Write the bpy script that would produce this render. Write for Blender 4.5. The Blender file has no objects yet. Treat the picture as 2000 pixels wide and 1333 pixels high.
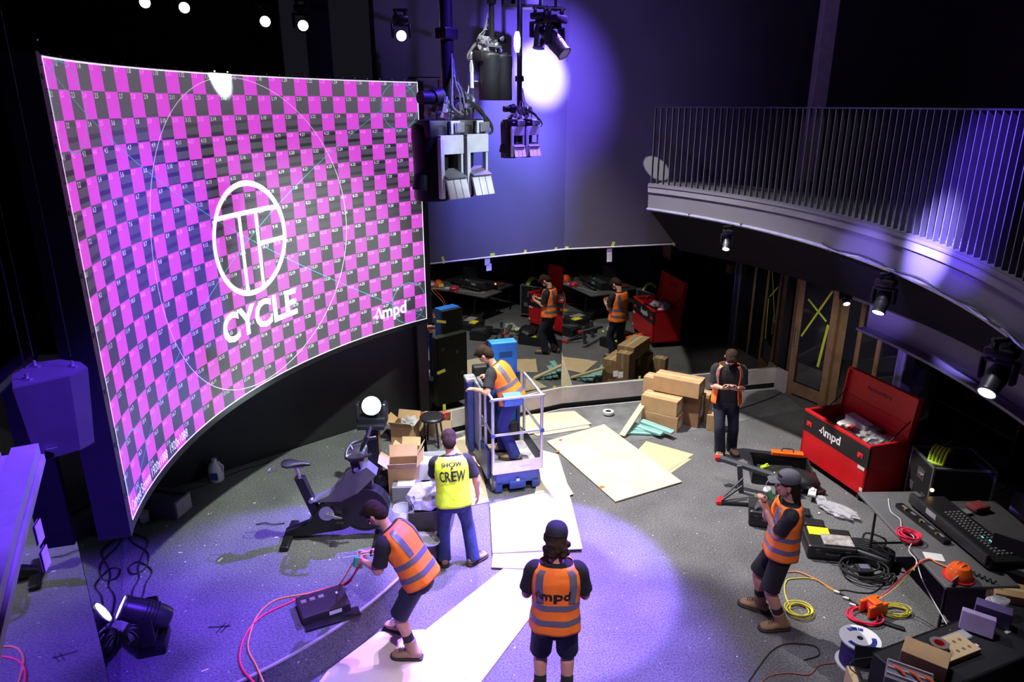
import bpy, bmesh, math, random
from mathutils import Vector, Matrix, Euler
V=Vector; PI=math.pi; R=math.radians
random.seed(7)
S=bpy.context.scene; C=S.collection
# ---------------------------------------------------------------- camera, world, exposure
CAMH=5.1; PITCH=R(18.5); FPX=1380.0
cd=bpy.data.cameras.new('camera'); cd.sensor_width=36; cd.lens=36*FPX/2000; cd.clip_end=100
cam=bpy.data.objects.new('camera',cd); C.objects.link(cam)
cam.location=(0,0,CAMH); cam.rotation_euler=(PI/2-PITCH,0,0); S.camera=cam
w=bpy.data.worlds.new('world'); S.world=w; w.use_nodes=True
w.node_tree.nodes['Background'].inputs[0].default_value=(0.30,0.28,0.42,1)
w.node_tree.nodes['Background'].inputs[1].default_value=0.022
S.view_settings.view_transform='Standard'; S.view_settings.look='None'
S.view_settings.exposure=0.0; S.view_settings.gamma=1; S.view_settings.use_curve_mapping=False
def at(x,y,z=0.0):            # where the sight line through a point of the photo meets the height z
    u=(x-1000)/FPX; v=(y-666.5)/FPX
    d=V((u,math.cos(PITCH)-v*math.sin(PITCH),-math.sin(PITCH)-v*math.cos(PITCH)))
    return V((0,0,CAMH))+d*((z-CAMH)/d.z)
# ---------------------------------------------------------------- lamps of the hall and added fill spots
def spot(name,loc,tgt,power,col,size,blend=.15,r=.05):
    l=bpy.data.lights.new(name,'SPOT'); l.energy=power; l.color=col; l.spot_size=R(size); l.spot_blend=blend; l.shadow_soft_size=r
    o=bpy.data.objects.new(name,l); C.objects.link(o); o.location=loc
    o.rotation_euler=(V(tgt)-V(loc)).to_track_quat('-Z','Y').to_euler(); return o
def point(name,loc,power,col,r=.08):
    l=bpy.data.lights.new(name,'POINT'); l.energy=power; l.color=col; l.shadow_soft_size=r
    o=bpy.data.objects.new(name,l); C.objects.link(o); o.location=loc; return o
def area(name,loc,tgt,power,col,sx,sy):
    l=bpy.data.lights.new(name,'AREA'); l.shape='RECTANGLE'; l.size=sx; l.size_y=sy; l.energy=power; l.color=col
    o=bpy.data.objects.new(name,l); C.objects.link(o); o.location=loc
    o.rotation_euler=(V(tgt)-V(loc)).to_track_quat('-Z','Y').to_euler(); return o
VIO=(.22,.10,1.0)
spot('stage_beam_violet',(1.9,9.6,7.6),(-1.0,5.3,0),15000,(.20,.085,1),44,.5,.06)
spot('stage_beam_lavender',(2.2,7.6,7.8),(.20,6.80,0),14000,(.31,.18,1),25,.22,.06)
spot('stage_beam_white',(1.5,9.2,7.8),(-.30,6.1,0),3600,(.85,.66,1),21,.8,.06)
spot('front_beam',(1.3,1.2,8.2),(.1,5.9,.8),2000,(1,.84,.92),46,.9,.08)
spot('work_beam_white',(-.2,10.3,8.0),(2.3,8.9,0),6200,(1,.95,.88),60,.9,.07)
spot('stage_beam_blue',(.4,3.2,7.6),(-3.05,4.2,0.3),5500,(.13,.035,1),35,.7,.1)
spot('back_stage_beam',(.4,6.5,8.0),(-2.4,8.8,.4),3600,(.93,1,.88),44,.7,.1)
spot('wall_beam_hot',(.95,7.2,7.2),(.42,11.3,5.5),24000,(.60,.54,1),13,1,.03)
spot('wall_beam_halo',(.95,7.2,7.2),(.35,11.3,5.4),7000,(.18,.10,1),36,1,.03)
spot('wall_beam_low',(.9,8.7,7.0),(-.15,11.1,4.1),3600,(.14,.17,1),40,1,.05)
spot('wall_wash',(1.0,5.5,7.6),(.3,11.6,5.0),550,(.30,.20,1),70,1,.1)
spot('balcony_beam',(.6,4.2,7.0),(3.76,6.15,3.86),42000,(.34,.27,1),9.5,1,.04)
spot('balcony_beam_rear',(.5,4.5,7.0),(3.7,5.5,4.5),16000,(.14,.06,1),20,1,.04)
spot('screen_top_beam',(-1.4,6.0,7.2),(-2.90,7.42,5.36),14000,(.80,1,.90),7,.5,.02)
spot('screen_side_beam',(1.5,5.0,7.4),(-3.1,6.1,3.5),5500,(.12,.05,1),28,1,.05)
spot('ledge_beam',(-.6,3.0,6.9),(-2.0,2.8,3.7),1500,(.20,.08,1),38,.6,.05)
spot('rig_beam',(2.6,4.6,6.2),(-.30,6.2,4.8),900,(.85,.92,1),22,.6,.03)
spot('hall_fill',(1.9,6.4,8.8),(2.2,7.0,0),1500,(.88,.87,1),72,.8,.5)  # soft overhead fill spot added for the general dim light
spot('portal_fill',(1.2,4.8,5.0),(6.15,9.75,2.0),3200,(.30,.20,1),15,1,.05)  # violet spot added in mid-air to light the portal column
spot('wall_spot_small',(-1.2,7.0,7.4),(2.33,11.80,4.14),6000,(1,.97,.88),2.6,.15,.01)
# ---------------------------------------------------------------- materials
MATS={}
def mat(name,col,rough=.6,metal=0,emit=0,ecol=None,var=.12,scale=9,bump=0,bscale=60,alpha=None,trans=0,spec=None):
    if name in MATS: return MATS[name]
    m=bpy.data.materials.new(name); m.use_nodes=True; n=m.node_tree; b=n.nodes['Principled BSDF']
    b.inputs['Roughness'].default_value=rough; b.inputs['Metallic'].default_value=metal
    tc=n.nodes.new('ShaderNodeTexCoord')
    if var:
        t=n.nodes.new('ShaderNodeTexNoise'); t.inputs['Scale'].default_value=scale; t.inputs['Detail'].default_value=4
        n.links.new(tc.outputs['Object'],t.inputs['Vector'])
        r=n.nodes.new('ShaderNodeValToRGB'); r.color_ramp.elements[0].position=.3; r.color_ramp.elements[1].position=.7
        r.color_ramp.elements[0].color=tuple(c*(1-var) for c in col)+(1,)
        r.color_ramp.elements[1].color=tuple(min(1,c*(1+var)) for c in col)+(1,)
        n.links.new(t.outputs['Fac'],r.inputs['Fac']); n.links.new(r.outputs['Color'],b.inputs['Base Color'])
    else: b.inputs['Base Color'].default_value=tuple(col)+(1,)
    if bump:
        t2=n.nodes.new('ShaderNodeTexNoise'); t2.inputs['Scale'].default_value=bscale; t2.inputs['Detail'].default_value=3
        n.links.new(tc.outputs['Object'],t2.inputs['Vector'])
        bp=n.nodes.new('ShaderNodeBump'); bp.inputs['Strength'].default_value=bump; bp.inputs['Distance'].default_value=.02
        n.links.new(t2.outputs['Fac'],bp.inputs['Height']); n.links.new(bp.outputs['Normal'],b.inputs['Normal'])
    if emit:
        b.inputs['Emission Color'].default_value=tuple(ecol or col)+(1,); b.inputs['Emission Strength'].default_value=emit
    if trans: b.inputs['Transmission Weight'].default_value=trans
    if alpha is not None: b.inputs['Alpha'].default_value=alpha
    if spec is not None: b.inputs['Specular IOR Level'].default_value=spec
    MATS[name]=m; return m
BLK=mat('black_plastic',(.012,.012,.014),.42); BLKM=mat('black_metal',(.016,.016,.018),.32,.4)
DKG=mat('dark_grey_metal',(.05,.05,.055),.4,.5); STL=mat('steel',(.55,.56,.60),.28,.9); GRY=mat('grey_plastic',(.16,.16,.17),.5)
RUB=mat('rubber',(.01,.01,.01),.8); WHT=mat('white_paper',(.62,.62,.60),.7,var=.05); RED=mat('red_paint',(.50,.008,.012),.38,var=.15,scale=3)
RED2=mat('red_plastic',(.62,.02,.03),.4); ORG=mat('orange_plastic',(.85,.12,.01),.4); YEL=mat('yellow_plastic',(.80,.72,.02),.5)
LIM=mat('lime_plastic',(.50,.75,.03),.5); BLU=mat('blue_paint',(.035,.07,.33),.4,var=.1,scale=3); BLU2=mat('light_blue_paint',(.02,.16,.62),.42)
CARD=mat('cardboard',(.42,.27,.13),.85,var=.12,scale=5); CARD2=mat('cardboard_pale',(.56,.42,.24),.85,var=.08,scale=4)
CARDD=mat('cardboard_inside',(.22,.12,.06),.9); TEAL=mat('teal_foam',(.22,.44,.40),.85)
SKIN=mat('skin',(.56,.29,.20),.55,var=.06,scale=20); HAIRB=mat('brown_hair',(.026,.014,.009),.9,var=.35,scale=40,bump=.6,bscale=50,spec=.2)
TEE=mat('black_cotton',(.010,.010,.013),.9,bump=.25,bscale=30); NAVY=mat('navy_cotton',(.012,.016,.035),.9,bump=.25,bscale=30)
JEAN=mat('blue_denim',(.018,.032,.12),.85,bump=.3,bscale=35); HIVO=mat('orange_hi_vis',(1,.20,.02),.65,var=.08,scale=7,bump=.35,bscale=14)
HIVY=mat('yellow_hi_vis',(.60,.86,.03),.65,var=.06,scale=7,bump=.35,bscale=14); REFL=mat('reflective_tape',(.17,.16,.24),.35,.3)
BOOT=mat('tan_leather',(.30,.19,.10),.75,bump=.2); SOLE=mat('dark_sole',(.03,.025,.02),.8); SOCK=mat('dark_sock',(.02,.02,.025),.95)
CLEAR=mat('clear_plastic',(.75,.78,.82),.12,alpha=.35,var=0); GLASS=mat('dark_glass',(.02,.02,.03),.03,alpha=.45,var=0)
BAG=mat('bag_plastic',(.55,.55,.60),.25,alpha=.5,bump=1,bscale=12); TIMB=mat('timber',(.26,.16,.085),.5,var=.25,scale=6)
PINE=mat('pine',(.62,.50,.30),.7,var=.12,scale=5); INK=mat('black_print',(.01,.01,.01),.7,var=0); WINK=mat('white_print',(.8,.8,.8),.6,var=0)
TAPE=mat('yellow_tape',(.62,.72,.06),.6,var=.05); GOLD=mat('chrome',(.8,.8,.82),.12,1,var=0)
# ---------------------------------------------------------------- mesh helpers
def T(loc=(0,0,0),rot=(0,0,0),s=(1,1,1)):
    return Matrix.LocRotScale(V(loc),Euler(rot),V(s))
def bx(bm,size,loc=(0,0,0),rot=(0,0,0),bev=0,seg=2):
    r=bmesh.ops.create_cube(bm,size=1,matrix=T(loc,rot,size))
    if bev:
        es=list({e for v in r['verts'] for e in v.link_edges})
        bmesh.ops.bevel(bm,geom=es,offset=bev,segments=seg,affect='EDGES',profile=.5,clamp_overlap=True)
def cyl(bm,p,q,r,r2=None,seg=16,caps=True):
    p=V(p);q=V(q);d=q-p
    if d.length<1e-6: return
    M=Matrix.Translation((p+q)/2)@d.to_track_quat('Z','Y').to_matrix().to_4x4()
    bmesh.ops.create_cone(bm,cap_ends=caps,segments=seg,radius1=r,radius2=r if r2 is None else r2,depth=d.length,matrix=M)
def sph(bm,loc,r,s=(1,1,1),rot=(0,0,0),u=16,v=10):
    bmesh.ops.create_uvsphere(bm,u_segments=u,v_segments=v,radius=r,matrix=T(loc,rot,s))
def smooth_pts(P,n=6,closed=False):
    P=[V(p) for p in P]
    if len(P)<3 and not closed: return P
    out=[]; N=len(P)
    for i in range(N if closed else N-1):
        a,b,c,d=(P[(i-1)%N],P[i],P[(i+1)%N],P[(i+2)%N]) if closed else (P[max(i-1,0)],P[i],P[i+1],P[min(i+2,N-1)])
        for k in range(n):
            t=k/n; out.append(.5*((2*b)+(c-a)*t+(2*a-5*b+4*c-d)*t*t+(3*b-a-3*c+d)*t**3))
    if not closed: out.append(P[-1])
    return out
def loft(bm,rings,cap=True,closed=False):
    vs=[[bm.verts.new(p) for p in r] for r in rings]; n=len(vs[0])
    m=len(vs)
    for i in range(m if closed else m-1):
        a=vs[i];b=vs[(i+1)%m]
        for k in range(n):
            bm.faces.new((a[k],a[(k+1)%n],b[(k+1)%n],b[k]))
    if cap and not closed:
        bm.faces.new(vs[0][::-1]); bm.faces.new(vs[-1])
def tube(bm,P,r,n=8,k=5,closed=False,sm=True):
    P=smooth_pts(P,k,closed) if sm else [V(p) for p in P]
    rs=r if isinstance(r,(list,tuple)) else None
    rings=[]; N=len(P); up=None
    for i,p in enumerate(P):
        t=(P[(i+1)%N]-P[i-1]) if closed else (P[min(i+1,N-1)]-P[max(i-1,0)])
        if t.length<1e-7: t=V((0,0,1))
        t.normalize()
        if up is None: up=V((0,0,1)) if abs(t.z)<.9 else V((1,0,0))
        x=t.cross(up)
        if x.length<1e-4: x=t.cross(V((1,.3,0)))
        x.normalize(); up=x.cross(t)
        if rs:
            f=i/(N-1)*(len(rs)-1); j=min(int(f),len(rs)-2); rr=rs[j]+(rs[j+1]-rs[j])*(f-j)
        else: rr=r
        rings.append([p+x*math.cos(a)*rr+up*math.sin(a)*rr for a in (2*PI*q/n for q in range(n))])
    loft(bm,rings,not closed,closed)
def lathe(bm,prof,M=Matrix(),n=24,cap=True):
    rings=[[M@V((r*math.cos(a),r*math.sin(a),z)) for a in (2*PI*q/n for q in range(n))] for r,z in prof]
    loft(bm,rings,cap)
def prism(bm,poly,z0,z1):
    a=[bm.verts.new((p[0],p[1],z0)) for p in poly]; b=[bm.verts.new((p[0],p[1],z1)) for p in poly]; n=len(a)
    bm.faces.new(a[::-1]); bm.faces.new(b)
    for i in range(n): bm.faces.new((a[i],a[(i+1)%n],b[(i+1)%n],b[i]))
def grid(bm,fn,nu,nv,close=False):
    g=[[bm.verts.new(fn(i/nu,j/nv)) for j in range(nv+1)] for i in range(nu+1)]
    for i in range(nu):
        for j in range(nv): bm.faces.new((g[i][j],g[i+1][j],g[i+1][j+1],g[i][j+1]))
    return g
def obj(name,bm,m,parent=None,smooth=False,ang=None):
    bmesh.ops.recalc_face_normals(bm,faces=bm.faces)
    me=bpy.data.meshes.new(name); bm.to_mesh(me); bm.free()
    if m: me.materials.append(m)
    if smooth:
        me.polygons.foreach_set('use_smooth',[True]*len(me.polygons))
        try: me.set_sharp_from_angle(angle=R(ang or 40))
        except Exception: pass
    o=bpy.data.objects.new(name,me); C.objects.link(o)
    if parent: o.parent=parent
    return o
def tag(o,label,cat,group=None,kind=None):
    o['label']=label; o['category']=cat
    if group: o['group']=group
    if kind: o['kind']=kind
    return o
def thing(name,label,cat,loc=(0,0,0),rz=0,group=None,rot=None):
    o=bpy.data.objects.new(name,None); C.objects.link(o); o.location=loc; o.rotation_euler=rot or (0,0,rz)
    o.empty_display_size=.1
    return tag(o,label,cat,group)
def struct(name,bm,m,smooth=False):
    o=obj(name,bm,m,None,smooth); o['kind']='structure'; return o
def one(name,label,cat,fn,m,loc=(0,0,0),rz=0,group=None,smooth=False,rot=None):
    bm=bmesh.new(); fn(bm); o=obj(name,bm,m,None,smooth); o.location=loc; o.rotation_euler=rot or (0,0,rz)
    return tag(o,label,cat,group)
def part(name,fn,m,parent,smooth=False,loc=None,rot=None,ang=None):
    bm=bmesh.new(); fn(bm); o=obj(name,bm,m,parent,smooth,ang)
    if loc is not None: o.location=loc
    if rot is not None: o.rotation_euler=rot
    return o
def copy_tree(o,parent=None):
    c=o.copy(); C.objects.link(c)
    if parent is not None: c.parent=parent
    for ch in list(o.children): copy_tree(ch,c)
    return c
_tc={}
def glyphs(s,bold=0):
    k=(s,bold)
    if k not in _tc:
        cu=bpy.data.curves.new('t','FONT'); cu.body=s; cu.size=1; cu.offset=bold; cu.resolution_u=3
        o=bpy.data.objects.new('t',cu); C.objects.link(o)
        dg=bpy.context.evaluated_depsgraph_get(); me=bpy.data.meshes.new_from_object(o.evaluated_get(dg))
        vs=[v.co.copy() for v in me.vertices]; fs=[list(p.vertices) for p in me.polygons]
        C.objects.unlink(o); bpy.data.objects.remove(o); bpy.data.meshes.remove(me)
        xs=[v.x for v in vs] or [0]
        _tc[k]=(vs,fs,min(xs),max(xs))
    return _tc[k]
def text(bm,s,size,fn,align='c',bold=0,wide=1,width=None):
    vs,fs,a,b=glyphs(s,bold)
    if width: wide=width/((b-a)*size)
    off=(a+b)/2 if align=='c' else a
    nv=[bm.verts.new(fn((v.x-off)*size*wide,v.y*size)) for v in vs]
    for f in fs:
        try: bm.faces.new([nv[i] for i in f])
        except ValueError: pass
def stroke(bm,pts,wd,fn,closed=False):   # flat ribbon along 2d points, mapped by fn
    P=[V((p[0],p[1])) for p in pts]; n=len(P); L=[]
    for i in range(n):
        t=(P[(i+1)%n]-P[i-1]) if closed else (P[min(i+1,n-1)]-P[max(i-1,0)])
        t.normalize(); q=V((-t.y,t.x))*wd/2
        L.append((bm.verts.new(fn(*(P[i]+q))),bm.verts.new(fn(*(P[i]-q)))))
    for i in range(n if closed else n-1):
        a=L[i];b=L[(i+1)%n]; bm.faces.new((a[0],b[0],b[1],a[1]))
def seg2(a,b,n=12): return [(a[0]+(b[0]-a[0])*i/n,a[1]+(b[1]-a[1])*i/n) for i in range(n+1)]
def ampd(bm,size,fn,cx=0,bold=.02):   # jagged peak followed by the letters m p d
    z=lambda x,y:fn(x+cx,y)
    stroke(bm,[(-1.42*size,.20*size),(-1.24*size,.22*size),(-1.04*size,.66*size),(-.84*size,.0*size)],.12*size,z)
    stroke(bm,[(-1.24*size,.24*size),(-1.17*size,.06*size),(-1.10*size,.22*size)],.09*size,z)
    text(bm,'mpd',size*.95,lambda x,y:z(x+.02*size,y),bold=bold)
# ================================================================ the setting
def wallmesh(pts,z0,z1,th=.12,side=1):
    bm=bmesh.new(); P=[V((p[0],p[1],0)) for p in pts]; O=[]
    for i,p in enumerate(P):
        t=(P[min(i+1,len(P)-1)]-P[max(i-1,0)]).normalized(); O.append(p+V((-t.y,t.x,0))*th*side)
    poly=[(p.x,p.y) for p in P]+[(p.x,p.y) for p in reversed(O)]
    for i in range(len(P)-1):
        q=[P[i],P[i+1],O[i+1],O[i]]; prism(bm,[(a.x,a.y) for a in q],z0,z1)
    return bm
def carpet(name,col,col2,patch=False):
    m=bpy.data.materials.new(name); m.use_nodes=True; n=m.node_tree; b=n.nodes['Principled BSDF']; L=n.links.new
    b.inputs['Roughness'].default_value=.95; b.inputs['Specular IOR Level'].default_value=.15
    tc=n.nodes.new('ShaderNodeTexCoord')
    t=n.nodes.new('ShaderNodeTexNoise'); t.inputs['Scale'].default_value=55; t.inputs['Detail'].default_value=5; L(tc.outputs['Object'],t.inputs['Vector'])
    r=n.nodes.new('ShaderNodeValToRGB'); r.color_ramp.elements[0].position=.34; r.color_ramp.elements[1].position=.68
    r.color_ramp.elements[0].color=tuple(col)+(1,); r.color_ramp.elements[1].color=tuple(col2)+(1,); L(t.outputs['Fac'],r.inputs['Fac'])
    t2=n.nodes.new('ShaderNodeTexNoise'); t2.inputs['Scale'].default_value=1.6; t2.inputs['Detail'].default_value=6; L(tc.outputs['Object'],t2.inputs['Vector'])
    r2=n.nodes.new('ShaderNodeValToRGB'); r2.color_ramp.elements[0].position=.35; r2.color_ramp.elements[1].position=.7
    r2.color_ramp.elements[0].color=(.85,.85,.85,1); r2.color_ramp.elements[1].color=(1.15,1.15,1.14,1); L(t2.outputs['Fac'],r2.inputs['Fac'])
    mx=n.nodes.new('ShaderNodeMixRGB'); mx.blend_type='MULTIPLY'; mx.inputs[0].default_value=1; L(r.outputs[0],mx.inputs[1]); L(r2.outputs[0],mx.inputs[2])
    out=mx.outputs[0]
    t3=n.nodes.new('ShaderNodeTexNoise'); t3.inputs['Scale'].default_value=23; t3.inputs['Detail'].default_value=1; L(tc.outputs['Object'],t3.inputs['Vector'])
    r3=n.nodes.new('ShaderNodeValToRGB'); r3.color_ramp.elements[0].position=.755; r3.color_ramp.elements[1].position=.78; L(t3.outputs['Fac'],r3.inputs['Fac'])
    m3=n.nodes.new('ShaderNodeMixRGB'); L(r3.outputs[0],m3.inputs[0]); L(out,m3.inputs[1]); m3.inputs[2].default_value=(.5,.5,.48,1); out=m3.outputs[0]
    L(out,b.inputs['Base Color'])
    bp=n.nodes.new('ShaderNodeBump'); bp.inputs['Strength'].default_value=.5; bp.inputs['Distance'].default_value=.01; L(t.outputs['Fac'],bp.inputs['Height']); L(bp.outputs[0],b.inputs['Normal'])
    return m
FLOORM=carpet('grey_carpet',(.07,.07,.074),(.17,.17,.178)); STAGEM=carpet('stage_carpet',(.065,.067,.07),(.16,.165,.17))
CONC=mat('bare_concrete',(.13,.135,.14),.8,var=.35,scale=3,bump=.3,bscale=20)
WALLG=mat('charcoal_wall',(.085,.083,.10),.75,var=.06,scale=1.5); WALLB=mat('black_wall',(.010,.010,.012),.6,var=.1)
WALLD=mat('dark_wall',(.035,.035,.042),.7,var=.1,scale=2); SKIRT=mat('grubby_white_board',(.50,.47,.46),.7,var=.18,scale=3)
MIRM=mat('mirror_glass',(.27,.28,.26),.015,1,var=0)
bm=bmesh.new(); prism(bm,[(-9,-3),(10,-3),(10,14),(-9,14)],-.15,0); struct('floor',bm,FLOORM)
bm=bmesh.new(); prism(bm,[(-9,-3),(10,-3),(10,14),(-9,14)],9.0,9.15); struct('ceiling',bm,WALLB)
# bare strip of screed along the back wall
SEAM=V((.85,11.47,0)); A1=R(28); A2=R(13.5)
def w1(s,z=0): return V((SEAM.x-math.cos(A1)*s,SEAM.y-math.sin(A1)*s,z))     # along pane one, to the left of the seam
def w2(s,z=0): return V((SEAM.x+math.cos(A2)*s,SEAM.y+math.sin(A2)*s,z))
SC=(-4.834,8.057); SR=4.084
def sa(a,r=SR,z=.4): return V((SC[0]+r*math.cos(R(a)),SC[1]+r*math.sin(R(a)),z))
# stage: raised round platform with a pale nosing
edge=[sa(a) for a in range(-75,43,3)]
bm=bmesh.new(); prism(bm,[(p.x,p.y) for p in edge]+[(-1.45,10.62),(-4.9,7.62),(-8.5,7.5),(-8.5,1.2),(-4.0,1.2)],.0,.4); struct('stage_platform',bm,STAGEM).name='floor_stage'
bm=bmesh.new(); loft(bm,[[sa(a,SR-.018,.398),sa(a,SR+.006,.398),sa(a,SR+.006,.385),sa(a,SR+.003,.385),sa(a,SR+.003,.403),sa(a,SR-.018,.403)] for a in range(-75,43,3)])
struct('trim_1',bm,mat('nosing_strip',(.28,.26,.26),.6))
# screed strip
a=at(1190,873);b=at(1570,800)
bm=bmesh.new(); prism(bm,[(a.x,a.y),(b.x,b.y),tuple(w2(4.25).xy),tuple(w2(0).xy),tuple(w1(2.0).xy),(-.55,10.0),(.6,10.3)],.0,.004); struct('floor_screed',bm,CONC)
ML=w1(2.45)
# upper back wall, thicker than the mirrors, overhanging by a little
up=[tuple(w1(3.0).xy),tuple(SEAM.xy),tuple(w2(9).xy)]
struct('wall_back',wallmesh(up,2.86,9.0,.2,1),WALLG)
bm=bmesh.new(); 
for s0,s1,f in ((0,2.45,w1),(0,4.3,w2)):
    a=f(s0);b=f(s1);d=(b-a).normalized(); nn=V((d.y,-d.x,0)); nn=nn if nn.y<0 else -nn
    cyl(bm,a+nn*.02+V((0,0,2.855)),b+nn*.02+V((0,0,2.855)),.012,seg=8)
struct('trim_2',bm,mat('pale_edge',(.5,.48,.5),.5))
struct('wall_back_lower',wallmesh([tuple(w1(2.6).xy),tuple(SEAM.xy),tuple(w2(4.5).xy)],0,2.86,.1,1),WALLB)
# mirrors (panes)
def pane(f,s0,s1,z0,z1,name,label):
    a=f(s0);b=f(s1);d=(b-a).normalized();nn=V((d.y,-d.x,0)); nn=nn if nn.y<0 else -nn
    bm=bmesh.new(); q=[a+nn*.012,b+nn*.012,b+nn*.002,a+nn*.002]; prism(bm,[(p.x,p.y) for p in q],z0,z1)
    o=obj(name,bm,MIRM); tag(o,label,'mirror','wall mirrors'); return o
pane(w1,.004,2.44,.42,2.85,'wall_mirror','tall tinted wall mirror beside the black wall, behind the man on the lift')
pane(w2,.004,4.25,.42,2.85,'wall_mirror','tall tinted wall mirror above the carton stack, right of the mirror seam')
# skirting below mirrors
bm=bmesh.new()
for f,s in ((w1,2.3),(w2,4.22)):
    a=f(0);b=f(s);d=(b-a).normalized();nn=V((d.y,-d.x,0)); nn=nn if nn.y<0 else -nn
    q=[a+nn*.05,b+nn*.05,b,a]; prism(bm,[(p.x,p.y) for p in q],.12,.42)
struct('baseboard_back',bm,SKIRT)
bm=bmesh.new()
for f,s in ((w1,2.3),(w2,4.22)):
    a=f(0);b=f(s);d=(b-a).normalized();nn=V((d.y,-d.x,0)); nn=nn if nn.y<0 else -nn
    q=[a+nn*.09,b+nn*.09,b+nn*.07,a+nn*.07]; prism(bm,[(p.x,p.y) for p in q],.0,.03)
struct('trim_3',bm,mat('white_strip',(.6,.6,.6),.6))
# end return of the skirting
e=w2(4.22); bm=bmesh.new(); prism(bm,[(e.x,e.y-.05),(e.x+.10,e.y-.28),(e.x+.15,e.y-.26),(e.x+.06,e.y)],0,.42); struct('baseboard_right',bm,SKIRT)
# black wall below and behind the screen
struct('wall_left_back',wallmesh([(-5.1,7.45),(-4.32,8.1),(-3.23,9.11),(-2.39,9.82),(-1.33,10.55)],.0,2.4,.1,1),WALLB)
struct('wall_stage_end',wallmesh([(-1.33,10.55),(-1.24,10.40)],0,2.9,.1,1),WALLB)
struct('wall_rear',wallmesh([(-9,9.6),(-3.0,9.9)],0,9,.1,1),WALLB)
struct('wall_left',wallmesh([(-9,-3),(-9,14)],0,9,.1,1),WALLB)
# pilasters high behind the screen
for i,(x,w_) in enumerate(((-3.35,.10),(-2.55,.3),(-1.8,.12))):
    bm=bmesh.new(); bx(bm,(w_,.1,3.8),(x,9.75 if x<-2.8 else 10.0+.4*(x+2.8),7.0)); struct('trim_%d'%(4+i),bm,mat('very_dark_wall',(.016,.016,.02),.8))
# left mirror wall, two panes with a seam
LM=[V((-4.78,7.63,0)),V((-3.14,4.36,0)),V((-2.55,2.3,0)),V((-2.5,.6,0))]
struct('wall_left_mirror',wallmesh([tuple(p.xy) for p in LM],0,3.55,.1,-1),WALLB)
MIRL=mat('mirror_glass_violet',(.36,.34,.40),.03,1,var=0)
for i in range(2):
    a,b=LM[i],LM[i+1]; d=(b-a).normalized(); nn=V((-d.y,d.x,0)); nn=nn if nn.x>0 else -nn
    bm=bmesh.new(); a2=a+d*.006;b2=b-d*.006; prism(bm,[tuple((a2+nn*.012).xy),tuple((b2+nn*.012).xy),tuple((b2+nn*.002).xy),tuple((a2+nn*.002).xy)],.41,3.5)
    o=obj('wall_mirror',bm,MIRL); tag(o,['tinted wall mirror on the left with a white beam spot in it','tinted wall mirror at the far left edge below the violet ledge'][i],'mirror','wall mirrors')
bm=bmesh.new(); d=(LM[0]-LM[1]).normalized(); nn=V((d.y,-d.x,0)); q=[LM[0]+nn*.012,LM[1]+nn*.012,LM[1],LM[0]]
prism(bm,[tuple(p.xy) for p in q],.4,.412); struct('baseboard_left',bm,mat('violet_grey_strip',(.3,.3,.34),.5))
# right hand side below the balcony: portal wall with dark openings
bm=wallmesh([(5.25,12.6),(5.75,11.5),(6.1,10.2),(6.24,8.74),(6.2,6.5),(5.9,4.0),(5.3,1.5)],2.12,3.7,.12,1); struct('wall_right_upper',bm,WALLG)
bm=bmesh.new(); P_=[V((5.25,12.6,0)),V((5.75,11.5,0)),V((6.1,10.2,0)),V((6.24,8.74,0)),V((6.2,6.9,0))]
for a,b in zip(P_,P_[1:]): bx(bm,((b-a).length,.2,.12),((a.x+b.x)/2,(a.y+b.y)/2,2.08),(0,0,math.atan2(b.y-a.y,b.x-a.x)))
struct('trim_8',bm,mat('grey_steel_paint',(.26,.25,.31),.5))
def column(n,x,y,z0,z1,wd,dp,rz,m):
    bm=bmesh.new(); bx(bm,(wd,.02,z1-z0),(0,0,0)); bx(bm,(wd,.02,z1-z0),(0,dp,0)); bx(bm,(.02,dp,z1-z0),(0,dp/2,0))
    o=struct(n,bm,m); o.location=(x,y,(z0+z1)/2); o.rotation_euler=(0,0,rz); return o
column('trim_9',6.08,10.15,0,2.05,.17,.17,.1,mat('grey_steel_paint',(.26,.25,.31),.5))
struct('wall_right',wallmesh([(7.8,14),(7.8,-3)],0,9,.1,1),WALLD)
bm=wallmesh([(5.3,12.55),(5.6,11.75)],.42,2.1,.03,1)
# dark glazed fronts between door and column
bm=bmesh.new()
for a,b in (((5.84,11.2),(6.03,10.4)),): 
    prism(bm,[a,b,(b[0]+.02,b[1]),(a[0]+.02,a[1])],0,2.05)
o=struct('window_1',bm,GLASS)
bm=bmesh.new()
for (x,y) in ((5.82,11.25),(5.93,10.8)): bx(bm,(.05,.06,2.05),(x,y,1.025))
struct('trim_10',bm,TIMB)
# dark drapes deep under the balcony
def drape(bm):
    def f(u,v): return V((7.6+.05*math.sin(u*70),6.5+u*5.5,v*3.4))
    grid(bm,f,140,2)
one('black_drape','black drape hanging at the back of the dark room on the right','curtain',drape,mat('black_drape',(.008,.008,.009),.95,var=.1),smooth=True)
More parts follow.
